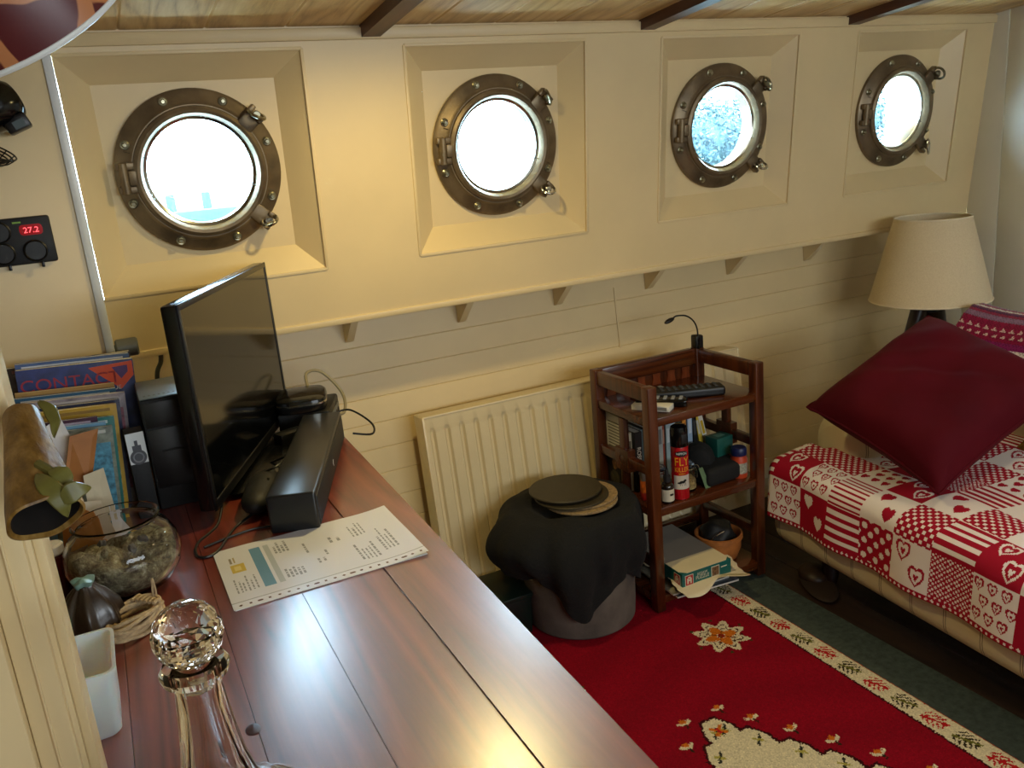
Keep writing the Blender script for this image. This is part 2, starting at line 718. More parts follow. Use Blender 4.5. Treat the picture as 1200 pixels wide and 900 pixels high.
# portholes
PANE, nt, pb = nmat('dusty_window_glass')
nt.nodes.remove(pb)
tr = nt.nodes.new('ShaderNodeBsdfTransparent')
tr.inputs[0].default_value = (0.93, 0.98, 0.99, 1)
gl = nt.nodes.new('ShaderNodeBsdfGlossy')
gl.inputs['Roughness'].default_value = 0.03
tl = nt.nodes.new('ShaderNodeBsdfTranslucent')
tl.inputs[0].default_value = (0.85, 0.95, 1.0, 1)
mx1 = nt.nodes.new('ShaderNodeMixShader')
mx1.inputs[0].default_value = 0.05
mx2 = nt.nodes.new('ShaderNodeMixShader')
dn = noise(nt, coords(nt), 25, 5)
rp = ramp(nt, dn, [(0.35, '#101010'), (0.7, '#262626')])
nt.links.new(rp, mx2.inputs[0])
nt.links.new(tr.outputs[0], mx1.inputs[1])
nt.links.new(gl.outputs[0], mx1.inputs[2])
nt.links.new(mx1.outputs[0], mx2.inputs[1])
nt.links.new(tl.outputs[0], mx2.inputs[2])
nt.links.new(mx2.outputs[0], nt.nodes['Material Output'].inputs[0])

RO = 0.191


def porthole(i, dog_rot):
    w = thing('window_%d' % (i + 1), ['round bronze porthole nearest the television, left of the row',
                                      'round bronze porthole above the radiator, second from the left',
                                      'round bronze porthole with trees outside, third from the left',
                                      'round bronze porthole nearest the right bulkhead'][i], 'porthole', (PX[i], PY, PZ), 0)
    w.rotation_euler = (LEAN, 0, 0)
    w['kind'] = 'structure'
    R90 = (PI / 2, 0, 0)     # lathe z -> -y (towards the cabin)
    b = MB()
    b.lathe([(0.146, -0.012), (RO - 0.002, -0.012), (RO, -0.006), (RO, 0.002), (RO - 0.008, 0.008), (0.163, 0.012), (0.155, 0.020), (0.146, 0.020), (0.146, -0.012)], rot=R90, seg=72)
    b.build('flange', BRONZE, w)
    b = MB()
    b.lathe([(0.127, -0.045), (0.127, 0.006), (0.130, 0.018), (0.136, 0.029), (0.143, 0.031), (0.151, 0.027), (0.153, 0.018), (0.145, 0.012), (0.145, -0.045), (0.127, -0.045)], rot=R90, seg=72)
    b.build('bezel', BRONZE, w)
    b = MB()
    b.lathe([(0.121, 0.004), (0.127, 0.004), (0.127, 0.010), (0.121, 0.007), (0.121, 0.004)], rot=R90, seg=64)
    b.build('glass_rim', CHROME, w)
    b = MB()
    b.lathe([(0.0, 0.0), (0.128, 0.0)], rot=R90, seg=64)
    b.build('glass', PANE, w)
    for k in range(8):
        a = math.radians(20 + 45 * k)
        p = (0.174 * math.cos(a), -0.010, 0.174 * math.sin(a))
        b = MB()
        b.lathe([(0.0, 0.0), (0.011, 0.0), (0.011, 0.002), (0.0085, 0.0035), (0.0062, 0.003), (0.006, 0.0085), (0.004, 0.0105), (0.0, 0.0105)], p, R90, 16)
        b.build('bolt', BRASS, w)
    a = math.radians(183)
    b = MB()
    b.box((0.050, 0.014, 0.018), (-0.163, -0.018, 0.027), 0.004)
    b.box((0.050, 0.014, 0.018), (-0.163, -0.018, -0.027), 0.004)
    b.cyl(0.010, 0.072, (-0.172, -0.022, -0.036), seg=20, bev=0.002)
    b.box((0.026, 0.010, 0.034), (-0.150, -0.024, 0), 0.003)
    b.build('hinge', BRONZE, w)
    for s, ang in enumerate((41, -43)):
        a = math.radians(ang)
        dx, dz = math.cos(a), math.sin(a)
        b = MB()
        M = Matrix.Translation((0.168 * dx, -0.020, 0.168 * dz)) @ Matrix.Rotation(-a, 4, 'Y')
        b2 = MB().box((0.058, 0.018, 0.042), (0, 0, 0), 0.006)
        b.raw(b2.v, b2.f, 0, M)
        b2 = MB().box((0.024, 0.022, 0.012), (0.022, -0.006, 0.016), 0.003).box((0.024, 0.022, 0.012), (0.022, -0.006, -0.016), 0.003)
        b.raw(b2.v, b2.f, 0, M)
        h = b.build('lug', BRONZE, w)
        b = MB()
        c = Vector((0.188 * dx, -0.044, 0.188 * dz))
        b.tube([(0.186 * dx, -0.020, 0.186 * dz), tuple(c)], 0.0055, 10, sub=1)
        b.cyl(0.010, 0.012, (c.x, c.y + 0.008, c.z), R90, 14, 0.002)
        rr = dog_rot[s]
        M = Matrix.Translation(c + Vector((0, -0.002, 0))) @ Euler(rr).to_matrix().to_4x4()
        b2 = MB().torus(0.019, 0.0042, sy=1.35, seg=28)
        b.raw(b2.v, b2.f, 0, M)
        b.build('dog_handle', CHROME if s == 1 else BRASS, w)
    b = MB()
    b.tube([(-0.163, -0.014, 0.060), (-0.12, -0.02, 0.043), (0.0, -0.0155, 0.0), (0.12, -0.02, -0.043), (0.163, -0.014, -0.060)], 0.0007, 5, sub=1)
    b.build('wire', CABLEB, w)


porthole(0, [(0.22, 0.45, 0.0), (0.22, -0.42, 0.0)])
porthole(1, [(0.5, 1.25, 0.2), (0.3, 0.35, -0.6)])
porthole(2, [(0.6, 1.2, 0.3), (0.3, 0.1, -0.5)])
porthole(3, [(0.4, 1.3, 0.3), (1.4, 0.4, 0.5)])

# outside: water, a jetty with posts, the far bank and trees
b = MB().span((-60, 3.0, 0.55), (120, 90, 0.6))
struct(b.build('canal_water', mat('canal_water', '#4f605c', 0.2, var=0.1, vscale=1.5, bmp=0.2, bscale=3)))
jet = thing('jetty', 'green weathered jetty seen through the leftmost porthole', 'jetty', (0.7, 6.2, 0.6))
MB().span((-1.4, -0.2, 0.42), (1.2, 0.3, 0.605), 0.01).build('jetty_deck', mat('green_planks', '#12301f', 0.8, var=0.2), jet)
for x in (-0.19, 0.04):
    MB().cyl(0.032, 0.72, (x, 0, 0.0), seg=14, bev=0.01).build('post', mat('weathered_post', '#1a3a2a', 0.8, var=0.2), jet)
LEAF = mat('pale_foliage', '#283a3c', 0.8, var=0.55, vscale=3.5)


def tree(x, y, zc, rx, rz, label, n=7000):
    t = thing('tree', label, 'tree', (x, y, 0.6), 0, 'trees outside')
    MB().cyl(0.18, zc, (0, 0, 0), seg=10, r2=0.1).build('trunk', BEAMW, t)
    pts = rng.normal(size=(n, 3))
    pts /= np.linalg.norm(pts, axis=1)[:, None]
    pts *= (0.55 + 0.5 * rng.random((n, 1)))
    v, f = [], []
    for p in pts:
        c = np.array([p[0] * rx, p[1] * rx, zc + p[2] * rz])
        a, d = rng.normal(size=3), rng.normal(size=3)
        a *= 0.042 / np.linalg.norm(a)
        d *= 0.042 / np.linalg.norm(d)
        o = len(v)
        v += [tuple(c + a), tuple(c + d), tuple(c - a), tuple(c - d)]
        f.append((o, o + 1, o + 2, o + 3))
    MB().raw(v, f).ell((rx * 0.72, rx * 0.72, rz * 0.72), (0, 0, zc), u=16, v=10).build('foliage', LEAF, t, fix=False)


tree(12.3, 15, 0.7, 1.1, 0.85, 'low pale bush beside the mast seen through the third porthole')
tree(14.3, 15.8, 0.75, 1.0, 0.95, 'taller pale bush right of the mast seen through the third porthole')
tree(19.5, 18, 0.9, 1.4, 1.1, 'pale bush outside the porthole nearest the right bulkhead')
b = MB().cyl(0.035, 3.0, (0, 0, 0), seg=10)
tag(b.build('mast', WHITE), 'thin white mast standing among the bushes outside the third porthole', 'mast').location = (12.2, 13.0, 0.6)

# near door casing on the left edge
b = MB()
b.span((-1.3, 0.80, 0.0), (-0.100, 0.86, 1.98), 0.001)
b.span((-0.100, 0.806, 0.0), (-0.0915, 0.856, 1.98), 0.0015)
b.span((-0.136, 0.789, 0.0), (-0.104, 0.80, 1.98), 0.003)
b.span((-0.121, 0.786, 0.0), (-0.119, 0.79, 1.98), 0.0005)
b.span((-0.30, 0.776, 0.0), (-0.136, 0.80, 1.98), 0.004)
struct(b.build('door_1', PAINT))

# ================================================================== LARGE THINGS
# ---- desk
desk = thing('desk', 'long red-brown stained pine desk running along the left', 'desk', (0, 0, 0))


def dxr(y):
    return 0.414 + 0.027 * (y - 0.607)


DY0, DY1, DZ = 0.28, 2.32, 0.752
b = MB()
ed = [-0.50, -0.35, -0.20, -0.073, 0.060, 0.180, 0.310, None]
for a, c in zip(ed, ed[1:]):
    bm_ = bmesh.new()
    bmesh.ops.create_cube(bm_, size=1)
    for v in bm_.verts:
        yy = DY0 if v.co.y < 0 else DY1
        xr = dxr(yy) if c is None else c - 0.0003
        v.co = Vector(((a + 0.0003) if v.co.x < 0 else xr, yy, DZ if v.co.z > 0 else DZ - 0.032))
    bmesh.ops.bevel(bm_, geom=list(bm_.edges), offset=0.0007 if c else 0.003, segments=2, affect='EDGES')
    b.bm(bm_)
b.build('desk_top', DESKW, desk)
MB().span((-0.45, 0.42, 0.08), (0.33, 2.05, DZ - 0.033), 0.004).build('cabinet', SHELFW, desk)
MB().span((-0.44, 0.44, 0.0), (0.30, 2.03, 0.08), 0.002).build('plinth', LEGW, desk)
for x0, x1 in ((0.46, 0.96), (0.98, 1.48), (1.50, 2.0)):
    dr = MB().span((0.33, x0, 0.12), (0.347, x1, DZ - 0.06), 0.004).build('door', SHELFW, desk)
    MB().ell((0.012, 0.012, 0.012), (0.358, x1 - 0.04, 0.45)).build('knob', BRASS, dr)
b = MB().ell((0.009, 0.012, 0.0006), (0.055, 0.912, DZ + 0.0001), u=16, v=8)
b.build('knot', mat('wood_knot', '#3a120c', 0.3, var=0.3, vscale=120), desk)

# ---- radiator
rad = thing('radiator', 'cream panel radiator fixed low on the boarded wall behind the pouffe', 'radiator', (0.763, 2.262, 0.645))
rad.rotation_euler = (-0.105, 0, 0)
RW, RHt = 1.19, 0.575
b = MB()
prof = []
npitch = 25
pit = RW / npitch
xsr, dep = [0.0], [0.0]
for i in range(npitch):
    x0 = i * pit
    for t, d in ((0.30, 0), (0.36, .004), (0.42, .009), (0.58, .009), (0.64, .004), (0.70, 0)):
        xsr.append(x0 + t * pit)
        dep.append(d)
xsr.append(RW)
dep.append(0)
zr = [0.0, -0.030, -0.036, -0.042, -0.050, -RHt + 0.05, -RHt + 0.042, -RHt + 0.036, -RHt + 0.03, -RHt]
kf = [0, 0, .3, .8, 1, 1, .8, .3, 0, 0]
b.grid([[(x, d * k, z) for x, d in zip(xsr, dep)] for z, k in zip(zr, kf)])
b.build('front_panel', RADP, rad, smooth=50)
b = MB().span((0, 0.012, -0.004), (RW, 0.07, -RHt + 0.004), 0.004)
b.build('back_panel', RADP, rad)
MB().span((-0.004, -0.002, -RHt), (0.0035, 0.074, 0.002), 0.002).build('side_cover', RADP, rad)
MB().span((RW - 0.0035, -0.002, -RHt), (RW + 0.004, 0.074, 0.002), 0.002).build('side_cover', RADP, rad)
MB().span((0, -0.002, -0.003), (RW, 0.074, 0.004), 0.002).build('top_grille', RADP, rad)
for x in (0.2, RW - 0.2):
    MB().span((x - 0.02, 0.07, -0.18), (x + 0.02, 0.10, -0.06), 0.003).build('bracket', RADP, rad)
MB().tube([(0.05, 0.03, -RHt), (0.05, 0.03, -RHt - 0.03), (0.05, 0.02, -0.635)], 0.008, 10).build('pipe', BRASS, rad)

# ---- rug
RX0, RX1, RY0r, RY1 = 0.62, 1.580, 0.16, 2.12
step = 0.003
nx, ny = int((RX1 - RX0) / step), int((RY1 - RY0r) / step)
gx = RX0 + (np.arange(nx) + 0.5) * step
gy = RY0r + (np.arange(ny) + 0.5) * step
GX, GY = np.meshgrid(gx, gy)
jx = GX + rng.normal(size=GX.shape) * 0.0012
jy = GY + rng.normal(size=GX.shape) * 0.0012
red, cream, org, drk, olv = hexa('#84081c'), hexa('#d2c8a8'), hexa('#c26a1c'), hexa('#3a0f12'), hexa('#4a4a22')
C = np.tile(red, (ny, nx, 1))
C *= (1 + 0.10 * np.sin(GY * 31 + np.sin(GX * 9) * 2)[..., None] * 0.3)
dr_ = RX1 - jx                      # distance from the right edge
dl_ = jx - RX0
df_ = RY1 - jy
dn_ = jy - RY0r
dm = np.minimum(np.minimum(dr_, dl_), np.minimum(df_, dn_))
C[dm < 0.078] = cream
C[dm < 0.008] = hexa('#a8421e')
C[(dm > 0.074) & (dm < 0.080)] = drk


def motif_leaf(cx, cy, col, col2, along='y'):
    u, w = (jy - cy, jx - cx) if along == 'y' else (jx - cx, jy - cy)
    r = np.abs(w) / 0.024
    th = np.abs(u) / 0.030
    body = (np.abs(w + 0.35 * u) < 0.004) & (np.abs(u) < 0.03)
    spk = (np.abs(((u * 1.0 + np.abs(w) * 0.9) % 0.014) - 0.007) < 0.0030) & (r < 1) & (th < 1) & (r + th < 1.45)
    C[spk] = col
    C[body] = col2


yb = RY0r + 0.05
k = 0
while yb < RY1 - 0.03:
    for cx in (RX1 - 0.042, RX0 + 0.042):
        if k % 2:
            motif_leaf(cx, yb, hexa('#b01a20'), hexa('#b01a20'))
        else:
            motif_leaf(cx, yb, hexa('#2c2417'), hexa('#6b6a2c'))
    yb += 0.083
    k += 1
# eight-pointed flower near the far right corner
for fx, fy in ((1.365, 1.672), (0.835, 1.672)):
    u, w = jx - fx, jy - fy
    r = np.hypot(u, w)
    a = np.arctan2(w, u)
    star = 0.066 + 0.014 * np.cos(8 * a)
    C[r < star] = cream
    q = (np.abs(((r - 0.010 * np.cos(8 * a)) % 0.020) - 0.010) < 0.0022) & (r < 0.062) & (r > 0.03)
    C[q] = drk
    q = (r < 0.036 + 0.012 * np.cos(4 * a + 0.3)) & (r > 0.012)
    C[q] = org
    C[(np.abs(u) < 0.004) & (r < 0.05) & (r > 0.02)] = org
    C[r < 0.010] = hexa('#8a1418')
    C[(np.abs(u - w) < 0.003) & (r < 0.034)] = hexa('#7a3a12')
    C[(np.abs(u + w) < 0.003) & (r < 0.034)] = hexa('#7a3a12')
    for k in range(6):
        t = k * PI / 3 + 0.2
        C[np.hypot(u - 0.083 * math.cos(t), w - 0.083 * math.sin(t)) < 0.005] = hexa('#3b3a1a')
# stepped centre medallion
MX, MY = 1.10, 0.78
du, dv = np.abs(jx - MX), np.abs(jy - MY)
steps = [(0.040, 0.625), (0.085, 0.555), (0.135, 0.475), (0.185, 0.395), (0.235, 0.310), (0.285, 0.215)]
inner = np.zeros_like(du, bool)
outer = np.zeros_like(du, bool)
for hw, hh in steps:
    slope = np.clip((dv - (hh - 0.04)) / 0.04, 0, 1) * 0.022
    inner |= (du < hw - slope) & (dv < hh)
    outer |= (du < hw - slope + 0.008) & (dv < hh + 0.008)
C[outer] = drk
C[inner] = cream
for hw, hh in steps:
    for sx in (-1, 1):
        for sy in (-1, 1):
            fx, fy = MX + sx * (hw + 0.012), MY + sy * (hh + 0.022)
            u, w = jx - fx, jy - fy
            C[(np.abs(w - 0.6 * np.abs(u) + 0.004) < 0.0055) & (np.abs(u) < 0.018)] = cream
            C[(np.hypot(u, (w - 0.008)) < 0.008)] = org
            C[(np.abs(u) < 0.003) & (w < -0.003) & (w > -0.02)] = hexa('#2a2014')
            fx2, fy2 = MX + sx * (hw - 0.028), MY + sy * (hh - 0.045)
            u, w = jx - fx2, jy - fy2
            C[(np.abs(u - w) < 0.005) & (np.abs(u) < 0.014)] = hexa('#2a2a24')
            C[(np.abs(u + w) < 0.005) & (np.abs(u) < 0.010)] = hexa('#a29a4a')
u, w = jx - MX, jy - (MY + 0.585)
C[(np.abs(np.abs(u) - np.abs(w)) < 0.006) & (np.hypot(u, w) < 0.022)] = org
C[(np.abs(u) < 0.004) & (np.abs(w) < 0.01)] = hexa('#b01a20')
du2 = np.abs(jx - MX) + np.abs(jy - MY)
C[(du2 < 0.40) & (np.abs(jx - MX) < 0.19)] = hexa('#c2b24a')
C[(du2 < 0.385) & (np.abs(jx - MX) < 0.18)] = hexa('#94121c')
C[(du2 < 0.25)] = cream
C[(du2 < 0.235)] = hexa('#94121c')
C *= (1 + rng.normal(size=(ny, nx, 1)) * 0.05)
vx = np.linspace(RX0, RX1, nx + 1)
vy = np.linspace(RY0r, RY1, ny + 1)
VX, VY = np.meshgrid(vx, vy)
edge = np.minimum(np.minimum(VX - RX0, RX1 - VX), np.minimum(VY - RY0r, RY1 - VY))
VZ = 0.010 * np.clip(edge / 0.01, 0.3, 1) + rng.normal(size=VX.shape) * 0.0004
rug = painted('rug', np.stack([VX, VY, VZ], -1), C, vcol('wool_pile', 0.95, 0.35, 420, 0.0, 0.003, 0.1), None, 0.0)
tag(rug, 'crimson wool rug with a cream border and stepped cream medallion', 'rug')
mb_ = MB().span((RX0 + 0.002, RY0r + 0.002, 0.0), (RX1 - 0.002, RY1 - 0.002, 0.003))
mb_.build('backing', mat('rug_backing', '#6b3a24', 0.95), rug)

# ---- sofa
SLANT = math.radians(-5.2)
sofa = thing('sofa', 'low cream sofa with thin grey pinstripes along the right side', 'sofa', (1.755, 1.855, 0.0), SLANT)


def rbox(b, x0, x1, y0, y1, z0, z1, bev, seg=5, mi=0):
    b.span((x0, y0, z0), (x1, y1, z1), bev, mi, seg)


b = MB()
rbox(b, 0.0, 0.86, -1.75, 0.055, 0.105, 0.385, 0.055)
b.build('seat_base', TICK, sofa)
# rolled arm at the far end
b = MB()
pr_ = []
for k in range(28):
    t = 2 * PI * k / 28
    pr_.append((0.105 * math.cos(t), 0.115 * math.sin(t)))
P = []
for (xx_, s) in ((0.175, 0.55), (0.185, 0.82), (0.205, 0.95), (0.24, 1.0), (0.5, 1.0), (0.80, 1.0), (0.86, 0.9)):
    P.append([(xx_, -0.045 + py * s, 0.415 + pz * s) for py, pz in pr_])
b.grid(P, wrap_u=True)
b.raw(P[0], [tuple(range(28))])
b.build('arm', TICKX, sofa)
b = MB()
P = []
for yy_, s in ((0.03, 0.85), (0.02, 0.97), (0.0, 1.0), (-0.9, 1.0), (-1.75, 1.0), (-1.77, .9)):
    row = []
    for (px, pz) in ((0.66, 0.30), (0.675, 0.45), (0.70, 0.60), (0.72, 0.67), (0.75, 0.715), (0.80, 0.735), (0.85, 0.725), (0.90, 0.69), (0.92, 0.62), (0.925, 0.3), (0.925, 0.11)):
        row.append((0.79 + (px - 0.79) * s, yy_, 0.4 + (pz - 0.4) * s))
    P.append(row)
b.grid(P)
b.raw(P[0], [tuple(range(11))])
b.raw(P[-1], [tuple(range(11))])
b.build('backrest', TICK, sofa)
for x, y in ((0.10, -0.12), (0.10, -1.65), (0.80, -0.12), (0.80, -1.65)):
    MB().cyl(0.022, 0.115, (x, y, 0.0), seg=16, r2=0.03, bev=0.004).build('leg', LEGW, sofa)

# ---- patchwork throw over the sofa seat
A0, LB, LA = 0.212, 1.42, 0.88     # drop at the front, length along the sofa, depth
stp = 0.003
na, nbb = int(LA / stp), int(LB / stp)
acol = (np.arange(na) + 0.5) * stp
bcol = (np.arange(nbb) + 0.5) * stp - 0.20      # b<0 hangs over the far end
BB, AA = np.meshgrid(bcol, acol)
cred, cwhite = hexa('#a60e2c'), hexa('#f0e8e6')
T = np.tile(cwhite, (na, nbb, 1))


def heart(x, y, s):
    x = x / s
    y = y / s + 0.12
    return (x * x + (y - 0.72 * np.sqrt(np.abs(x) + 1e-6)) ** 2)


S = 0.12
ia = np.floor((AA - 0.014) / S).astype(int)
ib = np.floor((BB - 0.035) / S).astype(int)
la = ((AA - 0.014) / S) % 1.0 - 0.5
lb = ((BB - 0.035) / S) % 1.0 - 0.5
kinds = {
    0: ['so', 'rh', 'ts', 'bd', 'o2', 'fd', 'so', 'rh', 'bd', 'ts', 'o2'],
    1: ['ro', 'so', 'ns', 's2', 'rd', 'ts', 'ro', 's2', 'ns', 'rd', 'ts'],
    2: ['rd', 'rd', 'ss', 'ro', 's2', 'rd', 'o2', 'ss', 'ro', 'bd', 'so'],
    3: ['ss', 'o2', 'ro', 'fd', 'ts', 'o2', 'rd', 'fd', 'ns', 's2', 'rh'],
    4: ['rh', 'bd', 'so', 'rd', 'ss', 'rh', 'ns', 's2', 'rd', 'o2', 'fd'],
    5: ['fd', 'ss', 'rd', 'o2', 'ro', 'ns', 'bd', 'so', 'ss', 'rh', 'rd'],
    6: ['so', 'rh', 'ts', 'bd', 'o2', 'fd', 'so', 'rh', 'bd', 'ts', 'o2'],
}
W2 = [(-0.2, 0.22), (0.2, -0.22)]
for r in range(-1, 8):
    for c in range(-2, 12):
        sel = (ia == r) & (ib == c)
        if not sel.any():
            continue
        kd = kinds[r % 7][c % 11]
        x, y = lb[sel], la[sel]
        col = np.tile(cwhite, (x.size, 1))
        if kd in ('rh', 'ro', 'rd', 'bd', 'fd'):
            col[:] = cred
        fg = cwhite if kd in ('rh', 'ro', 'rd', 'bd', 'fd') else cred
        mk = np.zeros(x.size, bool)
        if kd == 'ts':
            mk = ((y + 0.5) % 0.22) < 0.11
        elif kd == 'ns':
            mk = ((y + 0.5) % 0.125) < 0.068
        elif kd in ('rd', 'bd', 'fd'):
            p, rr = {'rd': (0.20, 0.042), 'bd': (0.36, 0.076), 'fd': (0.115, 0.026)}[kd]
            gx_ = (x + y) / p / 1.0
            gy_ = (x - y) / p / 1.0
            fx_ = (gx_ - np.round(gx_)) * p
            fy_ = (gy_ - np.round(gy_)) * p
            mk = np.hypot(fx_, fy_) / 1.414 < rr
        elif kd in ('rh', 's2'):
            for hx, hy in W2:
                mk |= heart(x - hx, y - hy, 0.155) < 1
        elif kd in ('ro', 'o2'):
            for hx, hy in W2:
                h = heart(x - hx, y - hy, 0.20)
                mk |= ((h < 1) & (h > 0.52)) | (h < 0.10)
        elif kd in ('so', 'ss'):
            for hx in (-0.31, 0.0, 0.31):
                for hy in (-0.31, 0.0, 0.31):
                    ox = 0.08 if hy == 0 else -0.06
                    h = heart(x - hx - ox, y - hy, 0.115)
                    mk |= (((h < 1) & (h > 0.42)) | (h < 0.08)) if kd == 'so' else (h < 0.75)
        col[mk] = fg
        T[sel] = col
bord = (AA < 0.014) | (BB < -0.20 + 0.014)
T[bord] = cred
al = np.where(AA < 0.014, BB, AA)
T[bord & (np.hypot(np.minimum(AA, BB + 0.20) - 0.007, (al % 0.016) - 0.008) < 0.0038)] = cwhite
va = np.arange(na + 1) * stp
vb = np.arange(nbb + 1) * stp - 0.20
VB, VA = np.meshgrid(vb, va)
Rf = 0.045
dx = np.maximum(A0 - VA, 0)
dy = np.maximum(0.03 - VB, 0)
r = np.hypot(dx, dy) + 1e-9
out = Rf * np.sin(np.minimum(r / Rf, PI / 2))
drop = Rf * (1 - np.cos(np.minimum(r / Rf, PI / 2))) + np.maximum(r - Rf * PI / 2, 0)
flare = 0.012 * np.clip(drop / 0.18, 0, 1) + 0.008 * np.clip(drop / 0.15, 0, 1) * np.sin(VB * 23 + 1.0) * np.clip(drop / 0.05, 0, 1)
Xl = 0.030 + np.maximum(VA - A0, 0) - (out + flare) * dx / r
Yl = 0.005 - np.maximum(VB - 0.03, 0) + (out + flare) * dy / r
top = 0.397 + 0.006 * np.sin(VB * 11 + VA * 5) * np.clip((VA - A0) / 0.1, 0, 1) + 0.012 * np.exp(-((VA - A0 - 0.1) / 0.08) ** 2)
top = top + 0.018 * np.exp(-((VA - 0.75) / 0.12) ** 2)
Zl = top - drop
rc = np.hypot(np.maximum(A0 - AA, 0), np.maximum(0.03 - BB, 0))
keep = ~((BB < 0.075) & (AA > A0 + 0.11))
keep &= (AA < A0 + 0.645) & (rc < 0.216)
T[(rc > 0.200) & (AA < A0) & (BB < 0.03)] = cred
# runs up against the rolled arm
cs, sn = math.cos(SLANT), math.sin(SLANT)
Xw = 1.755 + Xl * cs - Yl * sn
Yw = 1.855 + Xl * sn + Yl * cs
throw = painted('sofa_throw', np.stack([Xw, Yw, Zl], -1), T, vcol('woven_cotton', 0.85, 0.2, 700, 0.0, 0.001, 0.2), None, 0.006, keep)
tag(throw, 'red and white patchwork throw with hearts, dots and stripes over the sofa seat', 'throw')


def sofa_pt(x, y, z):
    return (1.755 + x * cs - y * sn, 1.855 + x * sn + y * cs, z)


# ---- crochet blanket over the backrest
nu, nv = 300, 150
u = np.linspace(0.01, -1.5, nu + 1)
path = np.array([(0.655, 0.50), (0.668, 0.57), (0.690, 0.655), (0.712, 0.700), (0.745, 0.738), (0.79, 0.757), (0.85, 0.752), (0.905, 0.72), (0.935, 0.66), (0.942, 0.52)])
sl = np.concatenate([[0], np.cumsum(np.hypot(*np.diff(path, axis=0).T))])
vv = np.linspace(0, sl[-1], nv + 1)
px_ = np.interp(vv, sl, path[:, 0])
pz_ = np.interp(vv, sl, path[:, 1])
UU, VV = np.meshgrid(u, vv)
stitch = 0.0022 * np.sin(UU * 2 * PI / 0.012) * np.sin(VV * 2 * PI / 0.011)
sag = -0.022 * np.clip(-UU / 0.6, 0, 1) + 0.006 * np.sin(UU * 14)
XL = px_[:, None] + stitch - 0.006
YL = UU + 0.01 * np.sin(VV * 20)
ZL = pz_[:, None] + stitch + sag + 0.006
Pb = np.stack([1.755 + XL * cs - YL * sn, 1.855 + XL * sn + YL * cs, ZL], -1)
uc, vc = np.meshgrid((u[:-1] + u[1:]) / 2, (vv[:-1] + vv[1:]) / 2)
mag, pur, wht, lav = hexa('#920a40'), hexa('#8a1560'), hexa('#e6dcd6'), hexa('#8f6a8c')
Cb = np.tile(mag, (nv, nu, 1))


def band(v0, v1, c):
    Cb[(vc > v0) & (vc < v1)] = c


def tris(v0, h, ph=0.0):
    q = ((uc + ph) % 0.030) / 0.030
    f = (vc - v0) / h
    Cb[(f > 0) & (f < 1) & (np.abs(q - 0.5) < 0.30 * (1 - f))] = hexa('#e2c3bd')


band(0.100, 0.130, hexa('#7d0e35'))
tris(0.118, 0.014)
band(0.148, 0.172, wht)
band(0.172, 0.192, pur)
tris(0.205, 0.012)
tris(0.228, 0.012, 0.015)
band(0.262, 0.285, lav)
band(0.300, 0.312, hexa('#5a0f4a'))
band(0.318, 0.335, wht)
band(0.36, 0.40, lav)
band(0.06, 0.09, lav)
band(0.02, 0.04, wht)
shade = 1 - 0.22 * ((np.sin(uc * 2 * PI / 0.012) * np.sin(vc * 2 * PI / 0.011)) < -0.25)
Cb = Cb * shade[..., None]
bl = painted('crochet_blanket', Pb, Cb, vcol('crochet_wool', 0.95, 0.3, 300, 0.2, 0.002, 0.1), None, 0.008)
tag(bl, 'magenta and white crochet blanket draped over the sofa back', 'blanket')


# ---- cushions
def cushion(name, label, c, e1, e2, h, m, pinch=0.10, seed=0, wr=0.004):
    c, e1, e2 = Vector(c), Vector(e1), Vector(e2)
    n = e1.cross(e2).normalized()
    N = 40
    b = MB()
    for sgn in (1, -1):
        P = []
        for i in range(N + 1):
            row = []
            for j in range(N + 1):
                a = -1 + 2 * i / N
                d = -1 + 2 * j / N
                kx = 1 - pinch * (1 - d * d) * abs(a) ** 3
                ky = 1 - pinch * (1 - a * a) * abs(d) ** 3
                t = h * (max(0, 1 - a ** 4) ** 0.6) * (max(0, 1 - d ** 4) ** 0.6)
                w = wr * math.sin(a * 6 + d * 3 + seed) * math.cos(d * 7 - a * 2 + seed) * (1 - a ** 4) * (1 - d ** 4)
                w += wr * 0.8 * math.sin((a - d) * 9 + 2 * math.sin(a * 3)) * (1 - a * a) * (1 - d * d)
                row.append(c + e1 * a * kx + e2 * d * ky + n * (sgn * t + w + 0.001 * sgn))
            P.append(row)
        b.grid(P)
    o = b.build(name, m, smooth=70, fix=True)
    rim = MB()
    pts = []
    for (a0, d0, a1, d1) in ((-1, -1, 1, -1), (1, -1, 1, 1), (1, 1, -1, 1), (-1, 1, -1, -1)):
        for k in range(14):
            t = k / 14
            a = a0 + (a1 - a0) * t
            d = d0 + (d1 - d0) * t
            kx = 1 - pinch * (1 - d * d) * abs(a) ** 3
            ky = 1 - pinch * (1 - a * a) * abs(d) ** 3
            pts.append(c + e1 * a * kx + e2 * d * ky)
    rim.tube(pts, 0.004, 6, closed=True, sub=2)
    rim.build('piping', m, o)
    return tag(o, label, 'cushion')


VELVET = mat('burgundy_velvet', '#4b0311', 0.8, var=0.10, vscale=5, sheen=0.35, spec=0.15)
Lc, Tc, Bc = Vector((1.760, 1.730, 0.592)), Vector((2.192, 1.688, 0.787)), Vector((1.783, 1.322, 0.458))
Cc = (Lc + Tc + Bc + (Tc + Bc - Lc)) / 4
cushion('cushion', 'burgundy velvet cushion standing on its corner against the sofa arm', Cc, (Tc - Lc) / 2 * 1.03, (Bc - Lc) / 2 * 1.03, 0.105, VELVET, 0.07, 0, 0.008)
cushion('cushion', 'mustard woven cushion partly hidden behind the burgundy one', (2.36, 1.22, 0.52), (0.03, 0.21, 0.03), (0.11, -0.02, 0.14), 0.05,
        mat('mustard_weave', '#7c5a14', 0.9, var=0.35, vscale=70, bmp=0.6, bscale=160, bdist=0.004))

